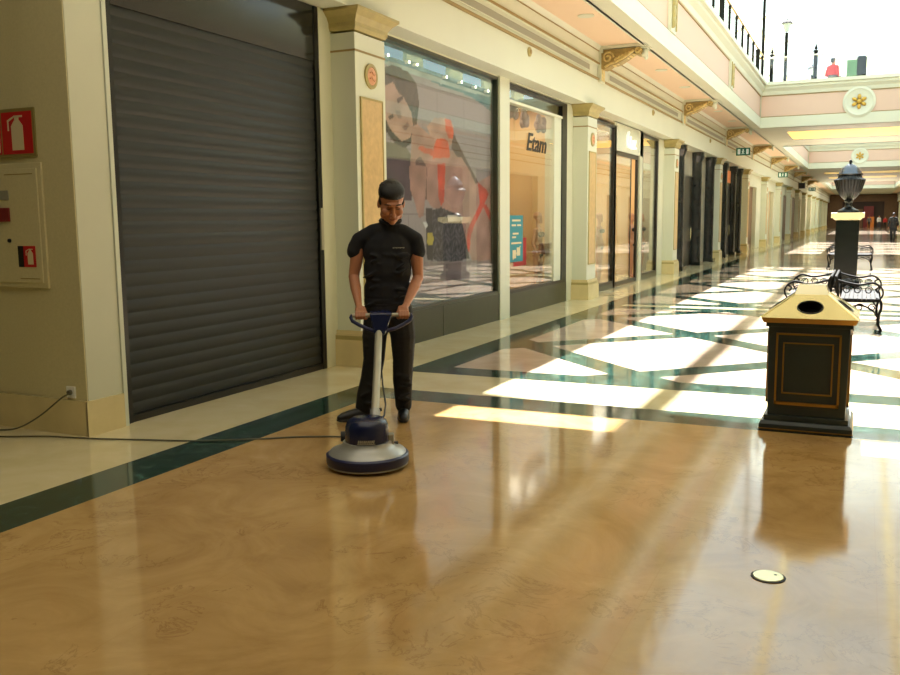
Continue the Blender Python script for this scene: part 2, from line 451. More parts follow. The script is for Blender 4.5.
# ---- glazed vault
def vz(x): return 10.2 + 2.6*(1-((x-XC)/8.3)**2)
xsv = [-8.6+16.5*k/16 for k in range(17)]
gl = MB(); n = len(xsv)
gl.sweep([(x, vz(x)+.1) for x in xsv], 9, 125)
struct(gl.build('window_1', M['rglass']))
rb = MB()
def rib(y, w, d):
    for i in range(n-1):
        a, b = xsv[i], xsv[i+1]
        rb.add([(a,y-w,vz(a)),(b,y-w,vz(b)),(b,y+w,vz(b)),(a,y+w,vz(a)),(a,y-w,vz(a)-d),(b,y-w,vz(b)-d),(b,y+w,vz(b)-d),(a,y+w,vz(a)-d)],
          [(0,1,2,3),(4,7,6,5),(0,4,5,1),(3,2,6,7)])
for k in range(14): rib(9.0+8.2*k, .09, .10)
for k in range(27): rib(9.0+4.1*k+4.1, .014, .03)
for x, w, d in ((-2.32,.12,.25),(1.6,.12,.25),(-5.6,.04,.12),(4.9,.04,.12),(XC,.025,.1)):
    rb.box(x-w, x+w, 9, 125, vz(x)-d, vz(x)+.02)
struct(rb.build('trim_22', M['roofst']))

# ---- far end of the hall
e = MB(); e.box(-5.75, 5.0, YEND, YEND+.3, 0, 5.2); struct(e.build('wall_end', M['dkbrown']))
e = MB(); e.box(-5.2,-3.2,149.6,149.95,0,4.9); e.box(2.6,4.4,149.6,149.95,0,4.9); e.box(-3.2,2.6,149.6,149.95,3.9,4.9)
struct(e.build('trim_23', M['brown']))
tag(MB().box(-.2,1.2,149.3,149.5,0,3.2).build('shop_display', M['dkred']), 'dark red shop display at the far end of the hall', 'display')
tag(MB().box(-1.3,-.3,149.3,149.5,0,2.8).build('shop_display', M['brown']), 'brown display panel at far end, left of the red one', 'display')
tag(MB().box(.4,1.3,149.0,149.2,0,1.6).build('shop_display', M['orange']), 'small orange lit display at the far end of the hall', 'display')

# ------------------------------------------------------------------ pilasters
def make_pilaster():
    t = thing('pilaster', '', 'pilaster', (0,0,0))
    # local: x=0 is the wall face, +x into the hall, y 0..0.65
    MB().box(0, .30, 0, .65, .40, 3.6).build('shaft', M['cream'], t)
    c = MB()
    P = [(0,3.62),(.31,3.62),(.33,3.66),(.33,3.70),(.37,3.76),(.43,3.81),(.43,3.838),(0,3.838)]
    n = len(P)
    # mitred capital: sweep profile round three sides
    vs = []; 
    for (x, z) in P:
        d = max(0, x-.30)
        vs += [(0,-d,z),(x,-d,z),(x,.65+d,z),(0,.65+d,z)]
    fs = []
    for i in range(1, n-1):
        for k in range(3): fs.append((i*4+k, i*4+k+1, (i+1)*4+k+1, (i+1)*4+k))
    fs += [(4,7,6,5)]
    c.add(vs, fs); c.build('capital', M['capital'], t)
    MB().box(-.0,.308,-.008,.658,3.405,3.425).build('necking', M['groove'], t)
    b = MB(); b.box(0,.36,-.06,.71,0,.30); b.box(0,.345,-.045,.695,.30,.36); b.box(0,.33,-.03,.68,.36,.40); b.build('plinth', M['plinthm'], t)
    MB().box(0,.352,-.052,.702,.285,.345).build('plinth_moulding', M['capital'], t)
    MB().box(.30,.312,.10,.55,.72,2.92).build('inset_panel', M['panel'], t)
    fr = MB(); fr.box(.30,.318,.08,.10,.70,2.94); fr.box(.30,.318,.55,.57,.70,2.94); fr.box(.30,.318,.10,.55,.70,.72); fr.box(.30,.318,.10,.55,2.92,2.94)
    fr.build('panel_frame', M['capital'], t)
    m = MB(); m.lathe([(.0,0),(.135,0),(.135,.018),(.10,.022),(.10,.008),(.0,.008)], 28, (.30,.325,3.18), axis='x')
    mo = m.build('medallion', M['capital'], t, True)
    m = MB(); m.lathe([(0,0),(.10,0),(.095,.016),(0,.02)], 24, (.305,.325,3.18), axis='x')
    m.tube([(.33,.27,3.21),(.335,.30,3.23),(.335,.33,3.2),(.335,.36,3.19),(.33,.38,3.21)], .008, 6)
    m.tube([(.33,.27,3.15),(.335,.30,3.17),(.335,.33,3.14),(.335,.36,3.13),(.33,.38,3.15)], .008, 6)
    m.build('relief', M['medal'], mo, True)
    return t
pl = ['cream pilaster with gilded capital between the black shutter and the poster window',
      'cream pilaster between the shop window with a written name and the lit corner shop',
      'cream pilaster between the lit lingerie shop and the first black-columned shop',
      'cream pilaster between the two black-columned shops',
      'cream pilaster just beyond the second black-columned shop']
proto = make_pilaster()
for k, y in enumerate(PIL):
    lab = pl[k] if k < 5 else 'small distant cream pilaster on the left side of the hall'
    g = 'pilasters of the left arcade' if k < 5 else 'distant pilasters on the left side'
    if k == 0: proto.location = (WL, y, 0); proto['label'] = lab; proto['group'] = g
    else: dup(proto, (WL, y, 0), lab, 0, g)
for k, y in enumerate(PIL[9:]):
    dup(proto, (WR, y+.65, 0), 'small distant cream pilaster on the right side of the hall', PI, 'distant pilasters on the right side')

# ------------------------------------------------------------------ corbels (gilded brackets)
def make_corbel():
    t = thing('corbel', '', 'bracket')
    # local x from wall face out, y centred, z absolute
    b = MB(); b.box(0,.06,-.16,.16,4.34,4.98); b.box(0,1.0,-.2,.2,4.97,5.03); b.box(0,.10,-.18,.18,4.9,4.97)
    b.build('backplate', M['cream'], t)
    MB().box(.058,.075,-.10,.10,4.37,4.62).build('tail', M['gold'], t)
    s = MB()
    P = [(.06,4.96),(.06,4.60),(.11,4.58),(.18,4.60),(.27,4.66),(.34,4.66),(.45,4.70),(.56,4.76),(.66,4.84),(.72,4.90),(.74,4.96)]
    s.prism(P, 'y', -.14, .14)
    s.lathe([(0,-.155),(.05,-.16),(.13,-.15),(.14,-.10),(.14,.10),(.13,.15),(.05,.16),(0,.155)], 20, (.20,0,4.79), axis='y')
    s.lathe([(0,-.15),(.04,-.155),(.075,-.14),(.08,-.1),(.08,.1),(.075,.14),(.04,.155),(0,.15)], 16, (.80,0,4.89), axis='y')
    s.build('scroll', M['goldshade'], t, True)
    r = MB()
    for yy in (-.168, .168):
        for cx, cz, r0 in ((.20,4.80,.12),(.80,4.89,.065)):
            pts = [(cx+r0*(1-a/11)*math.cos(a), yy, cz+r0*(1-a/11)*math.sin(a)) for a in [q*.6 for q in range(16)]]
            r.tube(pts, .02, 6)
        r.tube([(.14,yy,4.62),(.25,yy,4.68),(.36,yy,4.70),(.5,yy,4.76),(.62,yy,4.83),(.72,yy,4.9)], .022, 6)
        for q in range(6): r.ell((.36+q*.065, yy, 4.76+q*.024), (.03,.02,.045), 8, 6, Matrix.Rotation(.6, 3, 'Y'))
    for q in range(7): r.ell((.30+q*.065, 0, 4.655+q*.032), (.035,.12,.02), 8, 5)
    r.build('carving', M['gold'], t, True)
    l = MB(); l.ell((.90,0,4.86), (.07,.10,.10), 12, 8); l.ell((.93,0,4.78), (.045,.06,.06), 10, 6); l.box(.84,.98,-.12,.12,4.93,4.97)
    l.build('lip', M['cream'], t, True)
    return t
cor = make_corbel()
cl = ['gilded scroll bracket above the first pilaster, out of shot', 'gilded scroll bracket largest and nearest under the left gallery', 'gilded scroll bracket second nearest under the left gallery',
      'gilded scroll bracket third nearest, level with the footbridge face', 'gilded scroll bracket fourth along, just past the nearer green exit sign']
for k, y in enumerate(BR_Y):
    if k == 0: continue                                  # above the top of the photo
    lab = cl[k] if k < 5 else 'small distant gilded bracket under the left cornice'
    g = 'brackets under the left gallery' if k < 5 else 'distant brackets under the left cornice'
    if k == 1: cor.location = (FL, y, 0); cor['label'] = lab; cor['group'] = g
    else: dup(cor, (FL, y, 0), lab, 0, g)
for y in BR_Y[6:]:
    dup(cor, (FR, y, 0), 'small distant gilded bracket on the right side of the hall', PI, 'distant brackets on the right side')

# vents between brackets
def make_vent():
    t = thing('air_vent', '', 'vent')
    MB().box(0,.012,0,7.6,4.49,4.60).build('grille', M['vent'], t)
    f = MB(); f.box(0,.02,0,7.6,4.475,4.49); f.box(0,.02,0,7.6,4.60,4.615); f.box(0,.02,-.015,0,4.475,4.615); f.box(0,.02,7.6,7.615,4.475,4.615)
    f.build('frame', M['cream'], t)
    return t
v = make_vent()
vl = ['long grey slot vent nearest the camera, above poster and name window', 'long grey slot vent between the two nearest gilded brackets',
      'long grey slot vent between second and third gilded brackets', 'long grey slot vent beyond the third gilded bracket']
for k in range(4):
    y = BR_Y[k]+.7
    if k == 0: v.location = (FL-.01, y, 0); v['label'] = vl[0]; v['group'] = 'slot vents in the left cornice'
    else: dup(v, (FL-.01, y, 0), vl[k], 0, 'slot vents in the left cornice')
# round fittings on the fascia
rf = ['round brass fitting on fascia above the mullion between poster and name window', 'small round brass fitting on fascia above the lit corner shop',
      'tiny round brass fitting on fascia above the black-columned shop']
for k, y in enumerate((13.8, 23.0, 32.2)):
    t = thing('wall_fitting', rf[k], 'fitting', (FL, y, 4.27), 0, 'round fittings on the left fascia')
    MB().lathe([(0,0),(.075,0),(.075,.02),(.06,.03),(0,.03)], 20, axis='x').build('ring', M['capital'], t, True)
    MB().lathe([(0,.02),(.045,.02),(.03,.045),(0,.05)], 16, axis='x').build('grille', M['groove'], t, True)
# downlights in the soffit
dl = ['recessed downlight in the peach soffit at the top edge of the photo', 'recessed downlight nearest behind the first gilded bracket', 'recessed downlight second behind the first gilded bracket',
      'recessed downlight nearest behind the second gilded bracket', 'recessed downlight second behind the second gilded bracket']
d0 = None
for k, y in enumerate((15.1, 21.28, 24.26, 30.15, 33.43)):
    t = thing('downlight', dl[k], 'light', (-4.45, y, 5.03), 0, 'downlights in the left soffit') if k == 0 else dup(d0, (-4.45, y, 5.03), dl[k])
    if k == 0:
        MB().lathe([(.09,-.012),(.14,-.012),(.14,0),(.09,0),(.09,-.012)], 24).build('bezel', M['cream'], t, True)
        MB().lathe([(0,-.008),(.09,-.008),(.09,-.002),(0,-.002)], 20).build('lens', M['downl'], t)
        d0 = t
# frieze ornaments on the gallery face
def make_plaque():
    t = thing('wall_ornament', '', 'ornament')
    p = MB(); p.box(-.04,.03,-.24,.24,5.37,6.17); p.build('plaque', M['cream'], t)
    s = MB(); 
    for zz, rr in ((5.58,.12),(5.78,.15),(5.98,.12)): s.ell((.03,0,zz), (.05,.11,rr), 12, 8)
    s.tube([(.05,-.2,5.42),(.05,-.2,6.12)], .018, 6); s.tube([(.05,.2,5.42),(.05,.2,6.12)], .018, 6)
    s.build('relief', M['capital'], t, True)
    return t
pq = make_plaque()
ql = ['carved cream plaque on the pink gallery frieze at the top edge of the photo', 'carved cream plaque on the pink gallery frieze nearer the inner corner']
for k, y in enumerate((18.9, 27.75)):
    if k == 0: pq.location = (EL, y, 0); pq['label'] = ql[0]; pq['group'] = 'plaques on the gallery frieze'
    else: dup(pq, (EL, y, 0), ql[k], 0, 'plaques on the gallery frieze')
# rosettes on the bridges
def make_rosette():
    t = thing('rosette', '', 'ornament')
    MB().lathe([(0,0),(.55,0),(.55,-.06),(.47,-.09),(.40,-.05),(0,-.05)], 36, axis='y').build('ring', M['cream'], t, True)
    g = MB(); g.ell((0,-.09,0), (.09,.06,.09), 12, 8)
    for q in range(6):
        a = q*PI/3+PI/2; g.ell((.17*math.cos(a),-.08,.17*math.sin(a)), (.10,.045,.065), 12, 8, Matrix.Rotation(-a, 3, 'Y'))
    g.build('flower', M['rgold'], t, True)
    return t
rs = make_rosette(); rs.location = (-.38, 36.14, 5.75); rs['label'] = 'gold flower rosette in cream ring on the nearer pink footbridge face'
dup(rs, (-.5, 67.84, 5.75), 'smaller gold flower rosette on the farther pink footbridge face')

# ------------------------------------------------------------------ shutter
t = thing('roller_shutter', 'closed dark ribbed roller shutter across the left shop front', 'shutter', (WL-.03, 5.19, 0))
s = MB(); z = .05; P = []
while z < 3.30:
    P += [(-.003, z), (.004, z+.012), (.006, z+.045), (.005, z+.085), (-.003, z+.100)]; z += .105
s.sweep(P, .05, 2.88); s.build('curtain', M['shutter'], t, True)
MB().box(-.02,.025,.05,2.88,0.002,.06).build('bottom_bar', M['black'], t)
MB().box(-.05,.02,0.01,2.95,3.27,3.83).build('shutter_box', M['shutbox'], t)
for y in (0.01, 2.88): MB().box(-.03,.03,y,y+.07,0,3.83).build('side_rail', M['black'], t)
MB().box(.03,.045,2.89,2.94,1.30,1.75).build('lock_plate', M['tube'], t)
struct(MB().box(WL-.6, WL-.3, 5.25, 8.2, 0, 3.9).build('wall_shutter_back', M['black']))

# ------------------------------------------------------------------ poster window
wn = 2
def window(y0, y1, z0, z1, fr, side_w=.06, label=None, gm=None, x=WL-.03, right_w=None):
    """frame + one pane, structure"""
    global wn
    rw = right_w or side_w
    f = MB(); f.box(x-.08,x+.03,y0,y0+side_w,z0,z1); f.box(x-.08,x+.03,y1-rw,y1,z0,z1)
    f.box(x-.08,x+.03,y0+side_w,y1-rw,z1-side_w,z1); f.box(x-.08,x+.03,y0+side_w,y1-rw,z0,z0+side_w)
    o = struct(f.build('window_%d' % wn, fr)); wn += 1
    MB().box(x-.02,x-.008,y0+side_w,y1-rw,z0+side_w,z1-side_w).build('pane', gm or M['glass'], o)
    return o
window(9.03, 13.22, .43, 3.82, M['bronze'], .045, gm=M['glass2'])
struct(MB().box(WL-.12, WL+.015, 9.03, 13.22, 0, .43).box(WL-.12,WL+.02,11.1,11.11,0,.43).build('baseboard_poster', M['bronze']))
struct(MB().box(WL-.0, WL+.03, 13.22, 13.64, 0, 3.84).build('trim_24', M['cream']))

# the poster itself: printed picture as coloured shapes, one sheet
def poster():
    import array
    y0, y1, z0, z1 = 9.05, 13.215, .44, 3.80
    PX = [  # (colour, [(y,z)...]) filled in order
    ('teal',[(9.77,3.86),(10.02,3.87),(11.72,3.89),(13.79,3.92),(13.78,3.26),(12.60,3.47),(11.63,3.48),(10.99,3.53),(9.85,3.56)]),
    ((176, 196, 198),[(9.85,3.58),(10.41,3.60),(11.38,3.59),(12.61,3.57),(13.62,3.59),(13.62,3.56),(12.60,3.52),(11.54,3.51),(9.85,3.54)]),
    ((112, 104, 84),[(9.85,2.60),(10.45,2.58),(10.62,2.46),(10.59,2.39),(9.81,2.41)]),
    ((78, 58, 76),[(9.84,2.41),(10.59,2.41),(10.65,2.13),(10.61,1.88),(9.88,1.87)]),
    ('hair',[(9.85,3.48),(10.14,3.56),(10.55,3.54),(10.80,3.41),(10.87,3.17),(10.78,2.87),(10.70,2.66),(10.45,2.55),(10.17,2.59),(9.91,2.73),(9.83,2.93)]),
    ((190, 152, 138),[(9.94,3.28),(10.14,3.35),(10.30,3.23),(10.44,3.19),(10.64,3.02),(10.69,2.82),(10.58,2.69),(10.35,2.63),(10.08,2.74),(9.92,2.88),(9.88,3.06)]),
    ((70, 46, 42),[(10.23,3.15),(10.39,3.21),(10.41,3.17),(10.27,3.10)]),
    ((70, 46, 42),[(10.00,2.90),(10.12,2.96),(10.16,2.92),(10.04,2.87)]),
    ((140, 98, 92),[(10.37,2.81),(10.53,2.89),(10.57,2.85),(10.46,2.77)]),
    ((150, 120, 114),[(10.19,3.00),(10.31,3.02),(10.38,2.93),(10.27,2.91)]),
    ((184, 142, 130),[(10.64,2.85),(10.82,2.89),(11.01,2.82),(11.20,2.77),(11.44,2.72),(11.69,2.63),(11.95,2.61),(12.08,2.66),(12.40,2.42),(12.78,2.21),(13.08,1.92),(10.87,1.88),(10.61,2.13),(10.59,2.39),(10.63,2.62)]),
    ((200, 160, 146),[(11.09,2.88),(11.33,3.02),(11.70,3.06),(11.96,2.99),(11.95,2.72),(11.69,2.63),(11.20,2.77)]),
    ((110, 78, 78),[(10.73,2.40),(10.88,2.47),(11.15,2.29),(11.26,2.01),(11.18,1.89),(10.98,1.89),(10.80,2.14)]),
    ((92, 66, 64),[(11.95,2.90),(12.08,2.77),(12.59,2.39),(13.08,2.06),(12.88,2.05),(12.40,2.34),(11.90,2.65)]),
    ((222, 84, 44),[(10.81,2.57),(10.89,2.61),(11.28,2.58),(11.38,2.73),(11.61,2.77),(11.78,2.73),(11.84,2.53),(11.72,2.31),(11.67,1.90),(11.42,1.89),(11.37,2.30),(11.26,2.50),(11.00,2.52)]),
    ((222, 84, 44),[(11.68,3.04),(11.87,3.04),(11.97,2.90),(11.95,2.79),(11.79,2.78),(11.69,2.88)]),
    ((176, 132, 122),[(10.55,2.33),(11.08,2.35),(11.03,1.97),(10.95,1.67),(10.81,1.64),(10.71,1.83),(10.57,2.02)]),
    ((182, 138, 130),[(11.08,2.45),(12.24,2.54),(12.59,2.32),(12.83,2.10),(13.08,1.88),(13.25,2.02),(13.52,2.17),(13.52,1.64),(13.44,0.95),(12.61,0.98),(12.35,1.35),(12.18,1.64),(11.76,1.74),(11.21,1.79),(11.07,1.90)]),
    ((192, 150, 142),[(12.72,2.15),(13.50,2.36),(13.50,1.68),(13.00,1.94)]),
    ((214, 72, 46),[(11.42,2.40),(11.68,2.42),(11.62,1.88),(11.52,1.81),(11.43,1.94)]),
    ((206, 62, 48),[(12.86,2.19),(13.20,2.09),(13.30,2.02),(13.00,1.75),(12.71,1.53),(12.57,1.35),(12.52,1.11),(12.42,1.17),(12.44,1.46),(12.72,1.68),(12.93,1.86)]),
    ((206, 62, 48),[(13.00,1.88),(13.20,1.85),(13.52,1.64),(13.52,1.48),(13.29,1.64)]),
    ('rock',[(11.10,1.74),(11.52,1.79),(12.18,1.68),(12.35,1.39),(12.52,1.02),(11.50,0.98),(11.21,1.08),(11.13,1.35)]),
    ((52, 44, 50),[(11.03,1.77),(11.23,1.77),(11.23,1.04),(11.04,1.07)]),
    ((206, 196, 190),[(11.72,1.68),(12.27,1.67),(12.25,1.60),(11.76,1.58)]),
    ((190, 170, 60),[(11.07,1.43),(11.22,1.44),(11.28,1.34),(11.21,1.26),(11.05,1.28)]),
    ((226, 230, 238),[(10.93,1.58),(11.04,1.59),(11.09,1.53),(11.02,1.50)]),
    ((150, 132, 136),[(10.75,1.05),(13.54,0.94),(13.54,0.55),(10.73,0.45)]),
    ((120, 100, 106),[(11.66,0.99),(12.21,0.98),(12.16,0.50),(11.65,0.47)]),
    ]
    PX = [(c_, [(a_*.9855, 1.6+(b_-1.6)*.9855) for a_, b_ in q_]) for c_, q_ in PX]
    ny, nz = 230, 180
    def inside(p, poly):
        c = False; n = len(poly); j = n-1
        for i in range(n):
            a, b = poly[i], poly[j]
            if (a[1] > p[1]) != (b[1] > p[1]) and p[0] < (b[0]-a[0])*(p[1]-a[1])/(b[1]-a[1])+a[0]: c = not c
            j = i
        return c
    boxes = [(min(q[0] for q in pl_), max(q[0] for q in pl_), min(q[1] for q in pl_), max(q[1] for q in pl_)) for _, pl_ in PX]
    vs = [(0, y0+(y1-y0)*i/ny, z0+(z1-z0)*j/nz) for j in range(nz+1) for i in range(ny+1)]
    fs = [(j*(ny+1)+i, j*(ny+1)+i+1, (j+1)*(ny+1)+i+1, (j+1)*(ny+1)+i) for j in range(nz) for i in range(ny)]
    cols = []
    rnd = random.Random(3)
    for (x, y, z) in vs:
        c = (166,156,162)
        # brick-like panelled backdrop
        if (z % .42) < .02 or ((y + (.45 if int(z/.42) % 2 else 0)) % .9) < .02: c = (140,130,138)
        for (col, poly), bx in zip(PX, boxes):
            if bx[0] <= y <= bx[1] and bx[2] <= z <= bx[3] and inside((y, z), poly):
                if col == 'rock':
                    k = math.sin(y*31+z*17+math.sin(z*23)*2)*math.sin(z*37-y*23+math.sin(y*19)*3); c = (62+44*k, 56+42*k, 68+42*k)
                elif col == 'hair':
                    k = math.sin(y*38+math.sin(z*11)*3.0)*.5+.5; c = (36+34*k, 26+24*k, 22+20*k)
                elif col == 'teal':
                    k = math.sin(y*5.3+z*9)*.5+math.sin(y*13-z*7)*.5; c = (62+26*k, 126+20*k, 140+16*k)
                else:
                    k = 1+.07*math.sin(y*6+z*4+math.sin(z*9)*1.5)+.04*math.sin(y*15-z*11); c = tuple(min(255, q*k) for q in col)
        n_ = rnd.uniform(-3,3)
        r, g, b, _ = srgb(*[min(255, max(0, q*.88+n_)) for q in c]); cols += [r, g, b, 1]
    me = bpy.data.meshes.new('poster'); me.from_pydata(vs, [], fs)
    ca = me.color_attributes.new('print', 'FLOAT_COLOR', 'POINT'); ca.data.foreach_set('color', cols)
    m = bpy.data.materials.new('poster_print'); m.use_nodes = True; a = m.node_tree.nodes.new('ShaderNodeAttribute'); a.attribute_name = 'print'
    bs = m.node_tree.nodes['Principled BSDF']; m.node_tree.links.new(a.outputs['Color'], bs.inputs['Base Color']); bs.inputs['Roughness'].default_value = .6
    me.materials.append(m)
    t = thing('poster', 'tall poster of reclining woman in orange swimwear filling the shop window', 'poster', (WL-.12, 0, 0))
    o = bpy.data.objects.new('print', me); link(o, t)
    MB().box(-.02,-.002,y0,y1-.005,z0,z1).build('backing_board', M['white'], t)
    return t
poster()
# little glowing discs standing in for downlight reflections in the window glass
sp0 = None
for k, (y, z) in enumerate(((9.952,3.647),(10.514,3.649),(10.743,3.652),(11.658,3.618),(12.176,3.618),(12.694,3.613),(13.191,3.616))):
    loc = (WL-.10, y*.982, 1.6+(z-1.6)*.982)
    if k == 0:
        t = thing('reflection_disc', 'tiny glowing disc added as a downlight reflection in the poster window glass', 'light', loc, 0, 'added downlight reflections in the top of the poster window')
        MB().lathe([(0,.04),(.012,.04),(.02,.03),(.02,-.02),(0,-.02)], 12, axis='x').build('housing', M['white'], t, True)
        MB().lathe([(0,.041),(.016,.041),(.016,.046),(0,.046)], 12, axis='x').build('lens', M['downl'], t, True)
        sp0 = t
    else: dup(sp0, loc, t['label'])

# ------------------------------------------------------------------ lit shops behind glass
def shop(y0, y1, depth, wall, z1=3.82, lamp=M['warm'], lw=.25, pz=3.7):
    xb = WL-depth
    for bx in ((xb-.1, xb, y0, y1, 0, z1+.1), (xb, WL-.12, y0-.1, y0, 0, z1+.1), (xb, WL-.12, y1, y1+.1, 0, z1+.1)):
        struct(MB().box(*bx).build('wall_shop', wall))
    struct(MB().box(xb, WL-.12, y0, y1, z1, z1+.1).build('ceiling_shop', wall))
    struct(MB().box(xb, WL-.12, y0, y1, 0.0, .012).build('floor_shop', M['storefl']))
shop(13.7, 17.0, 1.5, M['store'])
window(13.64, 16.8, .38, 3.80, M['black'], .06, right_w=.30)
struct(MB().box(WL-.12, WL+.005, 13.64, 16.8, 0, .38).build('baseboard_window', M['bronze']))
tr = MB(); tr.box(WL-.12,WL+.0,13.7,16.5,3.50,3.545); struct(tr.build('trim_25', M['cream']))
tr = MB(); tr.box(WL-.15,WL-.10,13.7,16.5,3.55,3.76); struct(tr.build('trim_26', M['bronze']))
tr = MB(); tr.box(WL-.11,WL-.02,16.08,16.5,.44,3.5); struct(tr.build('trim_27', M['cream']))
def letters(txt, size, loc, shear, m, name, label, cat, bold=0, sx=1.0):
    c = bpy.data.curves.new(name, 'FONT'); c.body = txt; c.size = size; c.shear = shear; c.extrude = .006; c.offset = bold; c.space_character = .98
    o = bpy.data.objects.new(name, c); me = bpy.data.meshes.new_from_object(o); bpy.data.objects.remove(o)
    mt = Matrix(((0,0,1,loc[0]),(sx,0,0,loc[1]),(0,1,0,loc[2]),(0,0,0,1)))
    me.transform(mt); me.materials.clear(); me.materials.append(m)
    q = bpy.data.objects.new(name, me); link(q); return tag(q, label, cat)
letters('Etam', .43, (WL-.030, 14.58, 2.80), .28, M['black'], 'shop_lettering', 'black slanted lettering reading Etam high on the lit shop window', 'lettering', .005, 1.22)
t = thing('window_sticker', 'turquoise sale sticker low on the lit shop window', 'sticker', (WL-.034, 13.78, .9))
MB().box(0,.006,0,.64,0,.78).build('panel', M['teal'], t)
k = MB()
for zz, ya, yb in ((.68,.12,.52),(.60,.1,.3),(.60,.36,.54),(.46,.15,.42),(.40,.12,.30),(.30,.08,.56)): k.box(.006,.009,ya,yb,zz,zz+.03)
k.box(.006,.009,.14,.3,.06,.2); k.box(.006,.009,.34,.5,.10,.24); k.tube([(.009,.15,.04),(.009,.5,.26)], .008, 5)
k.build('printed_text', M['signwhite'], t)
tag(MB().box(WL-.045,WL-.038,14.0,14.62,.82,1.02).box(WL-.045,WL-.038,14.45,14.62,1.02,1.3).build('window_sticker', M['redcard']), 'red card behind the turquoise sticker on the lit window', 'sticker')
gd = None
for k, (y, z, r) in enumerate(((14.35,3.42,.10),(14.95,3.40,.11),(15.75,3.38,.11),(13.86,3.44,.08))):
    g = MB(); rr = random.Random(k)
    for q in range(9): g.ell((rr.uniform(-.05,.05), rr.uniform(-r,r), rr.uniform(-r,r)*1.1), (.05,.09,.09), 8, 6)
    g.tube([(0,0,0),(0,0,3.76-z)], .006, 5)
    tag(g.build('hanging_decoration', M['lilac'], None, True, (WL-.2,y,z)), ['brown hanging paper decoration above the E of the window lettering','brown hanging paper decoration above the middle of the window lettering','brown hanging paper decoration to the right of the window lettering','brown hanging paper decoration at left corner of the lit window'][k], 'decoration')
# window 3 : lit corner shop, left window, door recess, right window
shop(17.9, 25.3, 2.6, M['store'], lw=.5)
window(17.86, 20.6, .10, 3.74, M['black'], .06, right_w=.20)
struct(MB().box(WL-.12,WL+.0,17.86,20.6,0,.10).build('baseboard_corner', M['bronze']))
struct(MB().box(WL-.14,WL-.0,20.6,23.3,3.2,3.84).build('trim_28', M['cream']))
window(23.3, 25.25, .10, 3.80, M['black'], .06, right_w=.12)
struct(MB().box(WL-.12,WL+.0,23.3,25.25,0,.10).build('baseboard_right', M['bronze']))
d = MB(); d.box(WL-.10,WL-.04,20.62,20.74,0,3.2); d.box(WL-.10,WL-.04,22.88,23.0,0,3.2); d.box(WL-.10,WL-.04,20.74,22.88,3.10,3.2); d.box(WL-.08,WL-.06,22.3,22.34,.10,3.10); d.box(WL-.10,WL-.04,20.74,22.88,.012,.10)
dd = struct(d.build('door_1', M['black'])); MB().box(WL-.075,WL-.065,20.74,22.3,.10,3.10).build('pane', M['glass'], dd)
t = thing('shop_sign', 'illegible white shop sign on the cream panel above the lit doorway', 'sign', (WL, 21.1, 3.3))
k = MB(); k.tube([(.02,.55,.38),(.02,.45,.30),(.02,.42,.12),(.02,.5,.04),(.02,.62,.10)], .035, 6); k.tube([(.02,.5,.06),(.02,.9,.02),(.02,1.3,.05)], .03, 6)
k.tube([(.02,.75,.30),(.02,.72,.12),(.02,.85,.1)], .03, 6); k.tube([(.02,1.0,.22),(.02,.98,.08)], .028, 6); k.tube([(.02,1.15,.24),(.02,1.2,.10),(.02,1.32,.24)], .022, 6)
k.build('script', mat('sign_lamp', (255,255,255), .4, emis=(255,255,250), estr=.7), t, True)

# ------------------------------------------------------------------ figures (remeshed so that each body is one surface)
def chain(mb, pts, n=7, sub=None):
    """pts: (x,y,z,r[,ry]) ; overlapping balls between joints"""
    for a, b in zip(pts, pts[1:]):
        A, B = Vector(a[:3]), Vector(b[:3]); L = (B-A).length; st = max(2, int(L/(min(a[3], b[3])*.45))+1)
        for i in range(st+1):
            t = i/st; r = a[3]*(1-t)+b[3]*t
            ra = (a[4] if len(a) > 4 else a[3])*(1-t)+(b[4] if len(b) > 4 else b[3])*t
            mb.ell(A.lerp(B, t), (r, ra, r), 12, 8)
def fuse(mb, name, m, parent, voxel, smooth=4, loc=(0,0,0), rz=0):
    me = bpy.data.meshes.new(name); me.from_pydata(mb.v, [], mb.f)
    o = bpy.data.objects.new(name, me); COL.objects.link(o)
    rm = o.modifiers.new('r', 'REMESH'); rm.mode = 'VOXEL'; rm.voxel_size = voxel; rm.use_smooth_shade = True
    s = o.modifiers.new('s', 'SMOOTH'); s.factor = .5; s.iterations = smooth
    dg = bpy.context.evaluated_depsgraph_get(); new = bpy.data.meshes.new_from_object(o.evaluated_get(dg))
    bpy.data.objects.remove(o); new.name = name
    new.materials.clear(); new.materials.append(m)
    new.polygons.foreach_set('use_smooth', [True]*len(new.polygons))
    q = bpy.data.objects.new(name, new); link(q, parent); q.location = loc; q.rotation_euler = (0,0,rz)
    return q

def head_shapes(b, c, tilt, yaw=0, s=1.0, detail=True):
    """head centred on c (ear level), face towards -y, bowed by tilt"""
    R = Matrix.Rotation(yaw, 3, 'Z') @ Matrix.Rotation(tilt, 3, 'X')
    def T(p): return Vector(c) + R @ (Vector(p)*s)
    def E(p, r): b.ell(T(p), tuple(q*s for q in r), 18, 12, R)
    E((0,.012,.045), (.079,.097,.082)); E((0,-.025,-.03), (.073,.070,.07)); E((0,-.035,-.07), (.058,.052,.042)); E((0,-.058,-.085), (.040,.035,.028)); E((0,-.078,-.10), (.022,.018,.016))
    if detail:
        E((0,-.088,.035), (.05,.016,.012))
        for q in (-1, 1):
            E((q*.040,-.068,-.028), (.030,.026,.026)); E((q*.080,.012,-.012), (.011,.021,.033)); E((q*.055,-.02,-.075), (.018,.04,.022))
            E((q*.012,-.103,-.036), (.010,.009,.008))
        for i in range(5): E((0,-.092-.0055*i,.012-.012*i), (.009+.001*i,.009,.011))
        E((0,-.094,-.062), (.024,.010,.006)); E((0,-.092,-.074), (.021,.010,.007))
    return T, R

